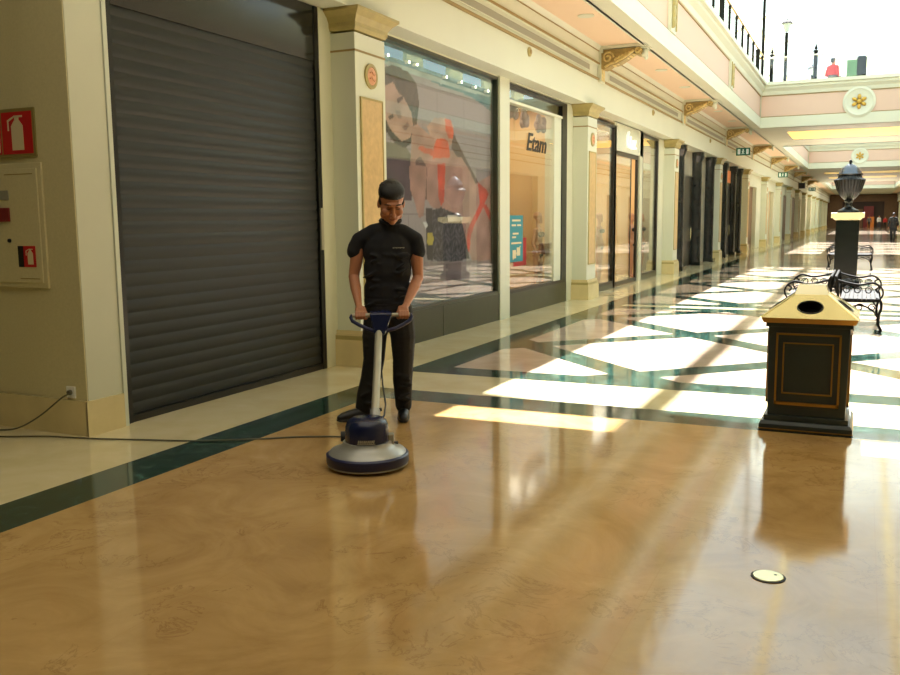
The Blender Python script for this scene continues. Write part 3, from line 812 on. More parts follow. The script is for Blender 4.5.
def worker():
    t = thing('person', 'man in black polo shirt and trousers looking down, gripping the floor polisher handle', 'person', (-3.55, 6.12, 0), math.radians(30.1))
    b = MB()
    hc = (.172, -.115, 1.742); tilt = math.radians(30)
    T, R = head_shapes(b, hc, tilt, math.radians(6), 1.2)
    chain(b, [(.158,.0,1.52,.066,.062),(.165,-.045,1.62,.060,.060),(.170,-.075,1.70,.058)])
    # torso
    b.ell((.135,.01,1.36), (.165,.105,.19)); b.ell((.13,0,1.12), (.145,.10,.20)); b.ell((.13,.01,.95), (.155,.105,.12))
    chain(b, [(.14,.02,1.49,.07),(-.05,.02,1.455,.050)]); chain(b, [(.14,.02,1.49,.07),(.33,.02,1.455,.050)])
    # arms and hands
    for sgn, sh, el, wr, gx in ((-1,(-.085,.02,1.44),(-.135,.01,1.165),(-.098,-.265,.965),-.085), (1,(.362,.02,1.44),(.378,.01,1.15),(.272,-.265,.965),.243)):
        fm = [el[i]*.62+wr[i]*.38 for i in range(3)]
        chain(b, [(*sh,.048),(*[(sh[i]*.5+el[i]*.5) for i in range(3)],.053),(*el,.043),(*fm,.044),(*wr,.027)])
        # palm
        inn = -sgn
        chain(b, [(wr[0],wr[1],wr[2],.026),(gx,-.325,.928,.028,.022)])
        for q in (-.028,-.01,.01,.028): chain(b, [(gx+q*.8,-.305,.94,.019),(gx+q,-.355,.917,.0135)])
        for q, L in ((-.031,.9),(-.0105,1.0),(.0105,1.04),(.031,.96)):
            if sgn < 0: L = 1.94-L
            x = gx+q
            chain(b, [(x,-.352,.918,.0115),(x,-.385-.010*L,.916,.0105),(x,-.400-.012*L,.889,.0095),(x,-.388-.004*L,.870,.009)])
        # thumb leaves the inner side of the palm near its base
        chain(b, [(gx+inn*.030,-.318,.925,.0155),(gx+inn*.048,-.345,.898,.0125),(gx+inn*.046,-.375,.872,.0105),(gx+inn*.040,-.388,.869,.0095)])
    # legs
    for hp, kn, an in (((.04,.01,.90),(.015,-.02,.50),(-.075,.0,.10)), ((.23,.01,.90),(.245,-.02,.50),(.245,.02,.10))):
        chain(b, [(*hp,.085),(*kn,.055),(kn[0]*.5+an[0]*.5,.02,.33,.054),(*an,.036)])
    chain(b, [(-.075,0,.075,.034),(-.16,-.04,.05,.034),(-.235,-.06,.042,.026)])
    chain(b, [(.245,.02,.075,.034),(.243,-.05,.05,.034),(.24,-.11,.042,.026)])
    body = fuse(b, 'body', M['skin'], t, .0052, 3)
    # hair cap
    h = MB()
    def EH(p, r): h.ell(T(p), tuple(q*1.2 for q in r), 20, 14, R)
    EH((0,.026,.064), (.086,.100,.082)); EH((0,.062,.0), (.074,.056,.06)); EH((0,-.004,.085),(.082,.084,.057))
    for q in (-1,1): EH((q*.074,.002,.020), (.011,.022,.036)); EH((q*.05,-.040,.085),(.02,.022,.026))
    rq = random.Random(2)
    for q in range(40):
        a_ = rq.uniform(0,2*PI); e_ = rq.uniform(.1,1.5); EH((.083*math.cos(a_)*math.cos(e_), .026+.097*math.sin(a_)*math.cos(e_), .064+.079*math.sin(e_)), (.009,.009,.006))
    fuse(h, 'hair', M['hair'], t, .005, 2)
    # brows, closed lids, mouth
    for q in (-1, 1):
        MB().tube([T((q*x, y, z)) for x, y, z in ((.016,-.102,.036),(.03,-.102,.041),(.046,-.092,.038),(.056,-.082,.032))], [.003,.0042,.004,.002], 6).build('eyebrow', M['hair'], t, True)
    for q in (-1, 1):
        MB().ell(T((q*.031,-.0755,.012)), (.0145,.0135,.012), 12, 9, R).build('eyelid', M['skin'], t, True)
    for q in (-1, 1): MB().tube([T((q*x, y, z)) for x, y, z in ((.018,-.092,.006),(.031,-.0935,.002),(.045,-.086,.006))], .0022, 5).build('eyelash', M['hair'], t, True)
    e = MB(); e.tube([T((x, y, z)) for x, y, z in ((-.026,-.091,-.062),(-.012,-.103,-.067),(0,-.105,-.068),(.012,-.103,-.067),(.026,-.091,-.062))], [.002,.0038,.004,.0038,.002], 6)
    e.build('mouth', M['skin2'], t, True)
    # polo shirt
    s = MB()
    s.ell((.137,.012,1.36), (.198,.138,.20)); s.ell((.135,.0,1.22), (.192,.138,.24)); s.ell((.133,.0,1.05), (.192,.138,.20))
    for z in (.905,.925,.945,.965,.985,1.01): s.ell((.13,.002,z), (.196-(z-.905)*.05,.142,.02), 24, 6)
    chain(s, [(.15,.01,1.525,.085),(.03,.015,1.510,.072),(-.085,.02,1.455,.064)]); chain(s, [(.15,.01,1.525,.085),(.26,.015,1.506,.072),(.362,.02,1.452,.064)])
    chain(s, [(.155,.005,1.52,.088,.08),(.162,-.022,1.592,.076,.074)])
    chain(s, [(-.085,.02,1.448,.066),(-.115,.02,1.40,.063),(-.124,.018,1.365,.064)]); chain(s, [(.362,.02,1.445,.066),(.374,.02,1.40,.063),(.380,.018,1.358,.064)])
    rn = random.Random(5)
    for q in range(26):
        z = rn.uniform(.95,1.35); x = rn.uniform(-.02,.28); s.ell((x, -.112-.02*math.sin((x-.13)*5), z), (.06,.024,.010), 10, 6, Matrix.Rotation(rn.uniform(-.6,.6), 3, 'Y'))
    sh = fuse(s, 'polo_shirt', M['shirt'], t, .009, 4)
    c = MB(); pts = []
    for q in range(15):
        a = -PI*.5+.32+(2*PI-.64)*q/14; pts.append((.163+.080*math.cos(a), -.030+.078*math.sin(a), 1.605+.022*math.sin(a)))
    c.tube(pts, .013, 6); c.tube([pts[0],(.178,-.124,1.565)], [.013,.008], 6); c.tube([pts[-1],(.148,-.124,1.565)], [.013,.008], 6)
    c.build('collar', M['shirt'], t, True)
    l = MB()
    for q in range(7): l.box(.175+q*.0135,.185+q*.0135,-.140,-.136,1.390+(q % 2)*.002,1.399)
    l.build('chest_logo', M['vent'], t)
    # trousers
    p = MB(); p.ell((.132,.005,.95), (.172,.118,.10)); p.ell((.132,.01,.88), (.182,.120,.12))
    chain(p, [(.045,.01,.88,.108),(.02,-.005,.68,.102),(.012,-.02,.50,.088),(-.02,.0,.33,.084),(-.06,.005,.20,.076),(-.078,.005,.115,.070)])
    chain(p, [(.225,.01,.88,.112),(.248,-.005,.68,.104),(.248,-.02,.50,.088),(.24,.0,.33,.083),(.243,.01,.20,.074),(.245,.01,.115,.068)])
    for q in range(34):
        z = rn.uniform(.12,.75); lx = (.012 if z > .5 else -.06+(z-.12)*.2) if q % 2 else .245
        p.ell((lx+rn.uniform(-.03,.03), -.075, z), (.055,.022,.009), 10, 6, Matrix.Rotation(rn.uniform(-.7,.7), 3, 'Y'))
    fuse(p, 'trousers', M['trouser'], t, .009, 4)
    # shoes
    for nm, pts, sole in (('a', [(-.065,.01,.062,.046),(-.12,-.015,.060,.047),(-.18,-.038,.050,.045),(-.245,-.062,.042,.036),(-.27,-.072,.036,.028)], 0),
                    ('b', [(.245,.045,.062,.046),(.243,-.01,.060,.047),(.240,-.07,.050,.048),(.237,-.135,.042,.040),(.236,-.16,.036,.032)], 1)):
        q = MB(); chain(q, pts); q.ell((pts[0][0], pts[0][1], .095), (.050,.055,.03))
        so = fuse(q, 'shoe', M['shoe'], t, .006, 3)
        k = MB(); chain(k, [(p_[0], p_[1], .014, p_[3]+.002) for p_ in pts])
        k.v = [(a_, b_, .004+max(0., min(.024, (c_+.02)*.5))) for a_, b_, c_ in k.v]
        k.build('sole', M['sole'], so)
    return t
worker()

def walker(name_mats, loc, rz, label, h=1.78, pose=0, group=None, child=None):
    """simple clothed figure seen far away; feet on z=0 of loc"""
    top, leg, hairm = name_mats; k = h/1.78
    t = thing('person', label, 'person', loc, rz, group)
    b = MB(); head_shapes(b, (0,-.02,1.65), .1, 0, 1.0, False)
    chain(b, [(0,0,1.45,.06),(0,-.01,1.58,.055)]); b.ell((0,0,1.28), (.16,.10,.2)); b.ell((0,0,1.0), (.14,.10,.18))
    st = .14*(1 if pose == 1 else .2)
    arms = []
    for q in (-1,1):
        el = (q*.25, q*st*.6, 1.14); hd = (q*.25, q*st*.9-.06, .86); arms.append((q, el, hd))
        chain(b, [(q*.18,0,1.42,.05),(*el,.04),(*hd,.03)]); b.ell((hd[0], hd[1], hd[2]-.05), (.02,.035,.055))
        chain(b, [(q*.09,0,.88,.07),(q*.10,-q*st*.5-.01,.48,.055),(q*.10,-q*st*1.2,.08,.035),(q*.10,-q*st*1.2-.14,.04,.03)])
    fuse(b, 'body', M['skin'], t, .016, 2)
    s = MB(); s.ell((0,0,1.3), (.20,.13,.2)); s.ell((0,0,1.05), (.18,.125,.22)); chain(s, [(-.17,0,1.44,.07),(0,0,1.47,.085),(.17,0,1.44,.07)])
    for q, el, hd in arms: chain(s, [(q*.18,0,1.42,.068),(*el,.058),(hd[0],hd[1],hd[2]+.08,.045)])
    fuse(s, 'jacket', top, t, .016, 2)
    p = MB(); p.ell((0,0,.92), (.165,.115,.12))
    for q in (-1,1): chain(p, [(q*.09,0,.86,.095),(q*.10,-q*st*.5-.01,.48,.075),(q*.10,-q*st*1.2,.12,.06)])
    fuse(p, 'trousers', leg, t, .016, 2)
    hh = MB(); hh.ell((0,.0,1.715), (.082,.10,.075)); hh.ell((0,.045,1.66), (.075,.06,.08)); fuse(hh, 'hair', hairm, t, .014, 2)
    for q in (-1,1):
        f_ = MB(); y_ = -q*st*1.2; chain(f_, [(q*.10,y_+.03,.045,.045),(q*.10,y_-.15,.04,.04)]); f_.v = [(a,b_,max(c,0.0)) for a,b_,c in f_.v]
        fuse(f_, 'shoe', M['shoe'], t, .014, 1)
    t.scale = (k,k,k)
    return t
walker((M['dark'], M['dark'], M['hair']), (1.66, 63.0, 0), 2.9, 'person in dark clothes walking far off at the right edge of the photo', 1.84, 1)
walker((M['wcloth'], M['jean'], M['hair']), (1.72, 130.0, 0), .3, 'tiny distant person in white top at the end of the hall', 1.75, 1)
walker((M['rcloth'], M['dark'], M['hair']), (2.5, 133.0, 0), .1, 'tiny distant person in red beside the one in white', 1.6, 0)
walker((M['grey'], M['dark'], M['hair']), (.55, 133.0, 0), 3.0, 'tiny distant person in dark grey left of the one in white', 1.7, 1)

def seated(loc):
    t = thing('person', 'person in red top seated upstairs, head and shoulders above the footbridge ledge', 'person', loc, 2.6)
    b = MB(); head_shapes(b, (0,-.02,1.0), .1, 0, 1.0, False); chain(b, [(0,0,.8,.06),(0,-.01,.93,.055)]); b.ell((0,0,.6), (.15,.10,.24))
    s = MB(); s.ell((0,0,.62), (.19,.13,.24)); chain(s, [(-.17,0,.78,.07),(0,0,.81,.085),(.17,0,.78,.07)]); p = MB(); p.ell((0,0,.42),(.18,.15,.10))
    for q in (-1,1):
        chain(b, [(q*.18,0,.76,.05),(q*.25,.03,.5,.04),(q*.14,-.2,.46,.03),(q*.12,-.27,.45,.03)])
        chain(s, [(q*.18,0,.76,.068),(q*.25,.03,.5,.055),(q*.17,-.14,.47,.045)])
        chain(b, [(q*.09,0,.4,.07),(q*.1,-.42,.4,.05),(q*.1,-.42,.07,.035),(q*.1,-.52,.04,.03)])
        chain(p, [(q*.09,0,.4,.095),(q*.1,-.42,.4,.075),(q*.1,-.42,.12,.055)])
    fuse(b, 'body', M['skin'], t, .016, 2); fuse(s, 'jacket', M['rcloth'], t, .016, 2); fuse(p, 'trousers', M['grey'], t, .016, 2)
    h = MB(); h.ell((0,0,1.065), (.084,.10,.075)); h.ell((0,.045,1.01), (.076,.06,.08)); fuse(h, 'hair', M['hair'], t, .014, 2)
    c = thing('stool', 'low stool under the seated person in red upstairs', 'stool', (loc[0], loc[1], loc[2]))
    MB().lathe([(0,.22),(.19,.22),(.19,.26),(0,.26)], 20).build('seat', M['iron'], c, True)
    for q in range(4):
        a = PI/4+q*PI/2; MB().tube([(.14*math.cos(a),.14*math.sin(a),.27),(.17*math.cos(a),.17*math.sin(a),0)], .015, 6).build('leg', M['iron'], c, True)
seated((-1.36, 37.4, 6.45))

# ------------------------------------------------------------------ floor polisher
def polisher():
    # world direction from machine to the man is the local +y axis
    t = thing('floor_polisher', 'navy blue and silver single-disc floor polisher in front of the man', 'floor polisher', (-3.55, 6.12, 0), math.radians(30.1))
    cx, cy = -.045, -1.375
    MB().lathe([(0,.012),(.225,.012),(.225,.035),(0,.035)], 36, (cx,cy,0)).build('brush', M['dark'], t, True)
    MB().lathe([(.20,.028),(.262,.028),(.272,.04),(.272,.088),(.262,.098),(.20,.098),(.20,.028)], 48, (cx,cy,0)).build('bumper', M['bumper'], t, True)
    MB().lathe([(.18,.021),(.266,.021),(.266,.029),(.18,.029)], 40, (cx,cy,0)).build('skirt', M['alu'], t, True)
    MB().lathe([(0,.09),(.256,.096),(.245,.112),(.19,.128),(.165,.150),(.158,.172),(0,.178)], 48, (cx,cy,0)).build('deck', M['alu'], t, True)
    mo = MB(); mo.lathe([(0,.165),(.142,.165),(.146,.18),(.142,.27),(.128,.305),(.10,.325),(0,.332)], 40, (cx,cy,0)); mh = mo.build('motor_housing', M['navy'], t, True)
    # small raised lettering band on the motor
    k = MB()
    for q in range(9):
        a = -PI/2-.40+q*.085; r = .1475
        x, y = cx+r*math.cos(a), cy+r*math.sin(a)
        k.tube([(x,y,.185),(x+.004,y,.205)], .0045, 5)
        if q % 2: k.tube([(x-.003,y,.197),(x+.012,y-.001,.197)], .0035, 5)
    k.tube([(cx+.148*math.cos(a), cy+.148*math.sin(a), .180) for a in [-PI/2-.45+q*.1 for q in range(9)]], .003, 5)
    k.build('lettering', M['tube'], mh)
    MB().box(cx+.13,cx+.175,cy-.02,cy+.05,.14,.21).build('motor_bracket', M['tube'], t, bevel=.005)
    MB().lathe([(0,-.02),(.035,-.02),(.035,.02),(0,.02)], 14, (cx+.185,cy+.10,.10), axis='x').build('wheel', M['sole'], t, True)
    MB().lathe([(0,-.02),(.035,-.02),(.035,.02),(0,.02)], 14, (cx-.16,cy+.20,.155), axis='x').build('wheel', M['sole'], t, True)
    # tube
    A, B = Vector((.005,-1.20,.24)), Vector((.052,-.42,.78))
    MB().tube([A, A.lerp(B,.15), B], .0275, 16).build('handle_tube', M['tube'], t, True)
    MB().tube([A-Vector((0,.02,.03)), A.lerp(B,.13)], .035, 16).build('tube_joint', M['alu'], t, True)
    MB().box(-.04,.05,-1.26,-1.14,.16,.255).build('yoke', M['alu'], t, bevel=.01)
    MB().tube([A.lerp(B,.14)+Vector((-.04,0,0)), A.lerp(B,.14)+Vector((.045,0,0))], .012, 10).build('pivot_bolt', M['sole'], t, True)
    hx = .070
    hd = MB(); hd.add([(hx-.09,-.43,.915),(hx+.09,-.43,.915),(hx+.08,-.35,.93),(hx-.08,-.35,.93),(hx-.055,-.46,.76),(hx+.03,-.46,.76),(hx+.03,-.39,.74),(hx-.055,-.39,.74)],
        [(0,1,2,3),(7,6,5,4),(0,4,5,1),(1,5,6,2),(2,6,7,3),(3,7,4,0)])
    hd.build('control_head', M['navy'], t, bevel=.012)
    MB().tube([(-.145,-.385,.895),(hx-.07,-.385,.895)], .0165, 14).build('grip', M['tube'], t, True)
    MB().tube([(hx+.07,-.385,.895),(.292,-.385,.895)], .0165, 14).build('grip', M['tube'], t, True)
    for s in (-1, 1):
        x1 = hx-.215 if s < 0 else hx+.222
        lp = [(x1,-.385,.90),(x1+s*.012,-.39,.88),(x1-s*.0,-.40,.855),(x1-s*.05,-.41,.825),(x1-s*.11,-.42,.797),(hx-.01+s*.035,-.425,.775)]
        MB().tube(lp, .0145, 12).build('handle_loop', M['bumper'], t, True)
    MB().tube([(.01,-.425,.775),(.06,-.47,.6),(.07,-.72,.42),(.085,-1.0,.33),(.07,-1.22,.30),(cx+.08,cy+.06,.30)], .006, 8).build('power_lead', M['sole'], t, True)
    return t
polisher()

# ------------------------------------------------------------------ cable along the floor and up to the outlet
def smooth_pts(P, n=6):
    out = []
    for i in range(len(P)-1):
        p0, p1, p2, p3 = [Vector(P[max(0, min(len(P)-1, j))]) for j in (i-1, i, i+1, i+2)]
        for k in range(n):
            t = k/n; out.append(.5*((2*p1)+(p2-p0)*t+(2*p0-5*p1+4*p2-p3)*t*t+(3*p1-p0-3*p2+p3)*t**3))
    out.append(Vector(P[-1])); return out
cab = [(-5.41,4.755,.325),(-5.46,4.73,.30),(-5.56,4.72,.23),(-5.66,4.71,.16),(-5.78,4.70,.09),(-5.90,4.69,.035),(-6.0,4.66,.012),(-6.2,4.58,.009),(-6.3,4.50,.009),(-6.2,4.44,.009),(-5.876,4.489,.009),
       (-5.52,4.639,.009),(-5.153,4.72,.009),(-4.744,4.85,.009),(-4.366,4.977,.009),(-3.992,5.199,.009),(-3.752,5.366,.009),(-3.42,5.50,.009),(-3.15,5.40,.012),(-3.02,5.22,.05),(-2.97,5.10,.12)]
tag(MB().tube(smooth_pts(cab), .0062, 8).build('power_cable', M['cable'], None, True), 'long grey cable running over the floor from wall outlet to polisher', 'cable')
t = thing('wall_outlet', 'white wall outlet low on the left wall with a cable plugged in', 'outlet', (-5.43, 4.79, .33))
MB().box(-.045,.045,-.012,0,-.045,.045).build('cover', M['white'], t, bevel=.003)
MB().lathe([(0,-.035),(.018,-.035),(.02,-.012),(0,-.012)], 14, axis='y').build('plug', M['cable'], t, True)

# ------------------------------------------------------------------ fire signs and hose cabinet
def ext_icon(mb, cx, cz, s, y):
    mb.box(cx-.22*s,cx+.22*s,y-.002,y,cz-.42*s,cz+.22*s); mb.prism([(cx-.22*s,cz+.22*s),(cx+.22*s,cz+.22*s),(cx+.1*s,cz+.36*s),(cx-.1*s,cz+.36*s)], 'y', y-.002, y)
    mb.box(cx-.08*s,cx+.08*s,y-.002,y,cz+.36*s,cz+.46*s); mb.box(cx-.1*s,cx+.22*s,y-.002,y,cz+.44*s,cz+.49*s)
    mb.prism([(cx-.1*s,cz+.44*s),(cx-.08*s,cz+.49*s),(cx-.36*s,cz+.38*s),(cx-.36*s,cz+.1*s),(cx-.31*s,cz+.1*s),(cx-.31*s,cz+.34*s)], 'y', y-.002, y)
t = thing('fire_extinguisher_sign', 'red fire extinguisher pictogram sign with gold border on the left wall', 'sign', (-5.81, 4.79, 2.285))
MB().box(-.33,.19,-.012,0,-.18,.18).build('panel', M['signgold'], t)
MB().box(-.155,.165,-.015,-.012,-.155,.155).build('red_field', M['red'], t)
k = MB(); ext_icon(k, .01, -.01, .28, -.015); k.build('extinguisher_icon', M['signwhite'], t)
MB().box(-.32,-.17,-.015,-.012,-.155,.155).build('red_field', M['red'], t)
k = MB(); k.box(-.30,-.215,-.018,-.015,-.12,.12); k.box(-.205,-.185,-.018,-.015,-.14,.14); k.build('hose_icon', M['signwhite'], t)
t = thing('fire_hose_cabinet', 'beige fire hose cabinet flush in the left wall below the red sign', 'cabinet', (-5.98, 4.79, 1.64))
c = MB(); c.box(-.5,.40,-.018,0,-.52,.42); c.build('frame', M['wall_face'], t, bevel=.004)
d = MB().box(-.46,.36,-.028,-.018,-.48,.38).build('door', M['wall_face'], t, bevel=.004)
MB().box(.02,.32,-.030,-.028,.335,.342).box(.12,.33,-.030,-.028,-.452,-.446).build('seam', M['groove'], d)
MB().lathe([(0,-.04),(.014,-.04),(.016,-.028),(0,-.028)], 14, (.03,0,-.16), axis='y').build('lock', M['black'], d, True)
MB().box(-.09,.05,-.034,-.028,.15,.22).build('grille', M['vent'], d)
MB().box(-.09,.055,-.045,-.028,-.015,.09).build('call_point', M['dkred'], d, bevel=.004)
s_ = MB().box(.115,.30,-.031,-.028,-.36,-.20).build('sticker', M['red'], d)
MB().box(.115,.172,-.033,-.031,-.36,-.20).build('sticker_text', M['black'], s_)
k = MB(); ext_icon(k, .245, -.285, .13, -.031); k.build('extinguisher_icon', M['signwhite'], s_)

# ------------------------------------------------------------------ litter bin
def trash_bin():
    t = thing('litter_bin', 'square black litter bin with brass pyramid lid on the sunlit floor', 'bin', (-.335, 7.28, 0))
    b = MB(); b.box(-.325,.325,-.325,.325,0,.05); b.frustum(0,0,.05,.075,.325,.325,.31,.31); b.box(-.295,.295,-.295,.295,.075,.115); b.build('plinth', M['binb'], t, bevel=.003)
    MB().box(-.329,.329,-.329,.329,.012,.020).build('plinth_trim', M['brassd'], t)
    MB().frustum(0,0,.115,.80,.272,.272,.282,.282).build('body', M['binb'], t, bevel=.003)
    # two nested brass frames on each face
    f = MB()
    for a in range(4):
        R = Matrix.Rotation(a*PI/2, 3, 'Z')
        for (hw, z0, z1, w, d) in ((.225,.20,.745,.014,.292),(.175,.285,.675,.010,.288)):
            for (xa, xb, za, zb) in ((-hw,hw,z0,z0+w*(1.6 if d > .29 else 1)),(-hw,hw,z1-w,z1),(-hw,-hw+w,z0,z1),(hw-w,hw,z0,z1)):
                m = MB(); m.box(xa, xb, -d, -.268, za, zb)
                f.add([R @ Vector(v) for v in m.v], m.f)
    f.build('brass_frames', M['brassd'], t)
    MB().box(-.30,.30,-.30,.30,.79,.825).build('neck', M['binb'], t, bevel=.004)
    MB().frustum(0,0,.822,.862,.315,.315,.335,.335).build('rim', M['brassd'], t)
    # lid with an oval opening in each face
    H0, H1, Z0, Z1 = .335, .122, .862, 1.022
    lid = MB(); rims = []
    for a in range(4):
        op = MB(); ring = MB()
        R = Matrix.Rotation(a*PI/2, 3, 'Z')
        n = 32
        def S(u, v):    # point of the sloping face, u across (m), v 0..1 up the slope
            return R @ Vector((u, -(H0+(H1-H0)*v), Z0+(Z1-Z0)*v))
        ec, eu, ev = .47, .088, .26
        ell_ = [(eu*math.cos(2*PI*k/n), ec+ev*math.sin(2*PI*k/n)) for k in range(n)]
        out = []
        for k in range(n):
            u, v = ell_[k]; du, dv = u, v-ec
            best = 1e9
            # ray to the trapezoid border
            if dv > 0: best = min(best, (1-ec)/dv)
            if dv < 0: best = min(best, -ec/dv)
            # side: |u| = H0+(H1-H0)v
            for s_ in (-1, 1):
                den = s_*du-(H1-H0)*dv
                if den > 1e-9: best = min(best, (H0+(H1-H0)*ec)/den)
            out.append((du*best, ec+dv*best))
        vs = [S(*p) for p in ell_]+[S(*p) for p in out]
        fs = [(k, (k+1) % n, n+(k+1) % n, n+k) for k in range(n)]
        for cu, cv in ((H0,0),(H1,1),(-H1,1),(-H0,0)):      # corners
            ang = math.atan2((cv-ec)/ev, cu/eu) % (2*PI); k = int(ang/(2*PI/n)) % n
            vs.append(S(cu, cv)); fs.append((n+k, n+(k+1) % n, len(vs)-1))
        lid.add(vs, fs)
        ins = [S(*p)+R @ Vector((0,.05,-.06)) for p in ell_]
        op.add([S(*p) for p in ell_]+ins, [(k, (k+1) % n, n+(k+1) % n, n+k) for k in range(n)]+[tuple(range(n, 2*n))])
        ring.tube([S(*p) for p in ell_]+[S(*ell_[0])], .006, 6)
        rims.append((op, ring))
        for sgn in (1,):
            lid.tube([S(H0*.995,.0), S(H1*.995,1)], .008, 6)
    lid.frustum(0,0,Z1,1.028,H1,H1,H1-.002,H1-.002); lid.frustum(0,0,1.028,1.09,H1-.006,H1-.006,.095,.095)
    lo = lid.build('lid', M['brass'], t)
    for op, ring in rims:
        op.build('opening', M['black'], lo); ring.build('opening_rim', M['urnlid'], lo, True)
    k = MB(); 
    return t
trash_bin()

# ------------------------------------------------------------------ benches
def make_bench():
    """faces +x, back at x=0, along y 0..1.75"""
    t = thing('bench', '', 'bench')
    for y in (.03, 1.72):
        m = MB()
        m.tube(smooth_pts([(.56,y,.012),(.585,y,.03),(.545,y,.12),(.55,y,.24),(.575,y,.34),(.56,y,.44),(.50,y,.47)]), .019, 8)      # front leg
        m.tube(smooth_pts([(.02,y,.012),(-.005,y,.03),(.05,y,.14),(.05,y,.26),(.03,y,.38),(.02,y,.5),(.0,y,.70),(-.02,y,.76)]), .019, 8)   # rear leg + back stile
        m.tube([(.02,y,.43),(.30,y,.43),(.56,y,.44)], .018, 8)
        for cx in (.14,.30,.46):
            m.tube([(cx+.06*math.cos(a)*(1-a/14), y, .345+.055*math.sin(a)*(1-a/14)) for a in [q*.5 for q in range(17)]], .009, 6)
        m.tube(smooth_pts([(.06,y,.20),(.14,y,.31),(.30,y,.375),(.46,y,.31),(.54,y,.20)]), .012, 6)
        m.tube(smooth_pts([(.55,y,.45),(.59,y,.54),(.56,y,.63),(.50,y,.60),(.53,y,.55)]), .013, 6)                # arm scroll
        m.tube(smooth_pts([(.56,y,.63),(.46,y,.69),(.30,y,.66),(.15,y,.68),(.01,y,.72)]), .016, 8)
        for cx in (.13,.27,.41):
            m.tube([(cx+.055*math.cos(a)*(1-a/15), y, .585+.055*math.sin(a)*(1-a/15)) for a in [q*.5 for q in range(18)]], .008, 6)
        m.build('end_frame', M['iron'], t, True)
        m = MB(); m.ell((.565,y,.012),(.035,.025,.012),10,6); m.ell((.015,y,.012),(.035,.025,.012),10,6); m.build('foot', M['iron'], t, True)
    s = MB()
    for q in range(9): s.box(.05+q*.056,.05+q*.056+.053,0,1.75,.448,.468)
    s.build('seat', M['iron'], t, bevel=.003)
    b = MB(); b.tube([(-.02,.03,.76),(-.02,1.72,.76)], .018, 8); b.tube([(.0,.03,.55),(.0,1.72,.55)], .014, 8)
    for q in range(13):
        y = .12+q*.126
        b.tube([(-.015+.0*a, y+.055*math.cos(a), .65+.10*math.sin(a)) for a in [z*PI/8 for z in range(17)]], .009, 6)
    b.build('backrest', M['iron'], t, True)
    return t
bn = make_bench(); bn.location = (-.31, 13.55, 0); bn['label'] = 'ornate cast iron bench just behind the litter bin, facing right'; bn['group'] = 'iron benches down the hall centre'
G = 'iron benches down the hall centre'
dup(bn, (-.41, 15.30, 0), 'ornate cast iron bench just behind the litter bin, facing left', PI, G)
dup(bn, (-.31, 29.7, 0), 'small distant iron bench behind the urn pedestal, facing right', 0, G)
dup(bn, (-.41, 31.45, 0), 'small distant iron bench behind the urn pedestal, facing left', PI, G)

# ------------------------------------------------------------------ urn on a pedestal
t = thing('pedestal', 'tall dark marble pedestal with cream cap carrying the black urn', 'pedestal', (-.35, 22.5, 0))
MB().box(-.31,.31,-.31,.31,0,.14).frustum(0,0,.14,.2,.31,.31,.25,.25).build('base', M['pedm'], t, bevel=.006)
MB().box(-.245,.245,-.245,.245,.2,1.53).build('shaft', M['pedm'], t, bevel=.006)
MB().frustum(0,0,1.53,1.58,.26,.26,.32,.32).box(-.35,.35,-.35,.35,1.58,1.70).build('cap', M['capm'], t, bevel=.006)
t = thing('urn', 'black fluted lidded urn on top of the tall pedestal', 'urn', (-.35, 22.5, 1.70))
MB().lathe([(0,0),(.235,0),(.235,.03),(.21,.06),(.13,.10),(.085,.14),(.07,.20),(.085,.24),(.10,.26),(.08,.29),(0,.29)], 36).build('foot', M['urn'], t, True)
MB().lathe([(0,.28),(.075,.28),(.13,.32),(.20,.40),(.265,.52),(.30,.64),(.325,.72),(.33,.745),(.30,.765),(.255,.80),(.235,.86),(0,.86)], 96, flute=24, fa=.05).build('bowl', M['urn'], t, True)
MB().lathe([(0,.85),(.265,.85),(.27,.875),(.25,.90),(.19,.99),(.12,1.06),(.06,1.10),(.035,1.11),(0,1.12)], 36).build('lid', M['urnlid'], t, True)
MB().ell((0,0,1.15),(.035,.035,.05),14,10).build('finial', M['urn'], t, True)

# floor plate
t = thing('floor_socket', 'round brass floor socket cover set in the golden marble', 'floor plate', (-.318, 4.035, 0))
MB().lathe([(0,0),(.075,0),(.075,.003),(.068,.005),(0,.005)], 36).build('rim', M['sole'], t, True)
MB().lathe([(0,.005),(.066,.005),(.064,.0075),(0,.0075)], 36).build('cover', M['disc'], t, True)
MB().lathe([(0,.0075),(.006,.0075),(.005,.009),(0,.009)], 10, (.03,.02,0)).build('screw', M['sole'], t, True)

# ------------------------------------------------------------------ black columned shops
def black_col(y0, y1, label, x=WL+.06):
    t = thing('column', label, 'column', (x, (y0+y1)/2, 0), 0, 'black marble columns of the left shops'); w = (y1-y0)/2
    MB().lathe([(0,.12),(w*.82,.12),(w*.8,1.9),(w*.78,3.5),(0,3.5)], 24).build('shaft', M['blackm'], t, True)
    MB().box(-w,w,-w,w,0,.12).build('base', M['blackm'], t); MB().lathe([(0,3.5),(w*.78,3.5),(w,3.7),(w,3.82),(0,3.82)], 24).build('capital', M['blackm'], t)
    return t
lab = ['glossy black column nearest the lit corner shop', 'glossy black column right of the first dark doorway', 'glossy black column beside the cream pilaster between black-columned shops',
       'first glossy black column of the farther dark shop', 'middle glossy black column of the farther dark shop', 'last glossy black column of the farther dark shop']
for (a, b), l in zip(((27.7,28.35),(31.1,31.7),(33.9,34.5),(37.6,38.1),(40.4,40.9),(42.4,42.9)), lab): black_col(a, b, l, WL-.04)
dn = MB(); dn.box(WL-.2,WL-.10,26.75,34.75,0,3.82); dn.box(WL-.2,WL-.10,35.5,43.5,0,3.82); struct(dn.build('wall_dark_shops', M['shopgrey']))
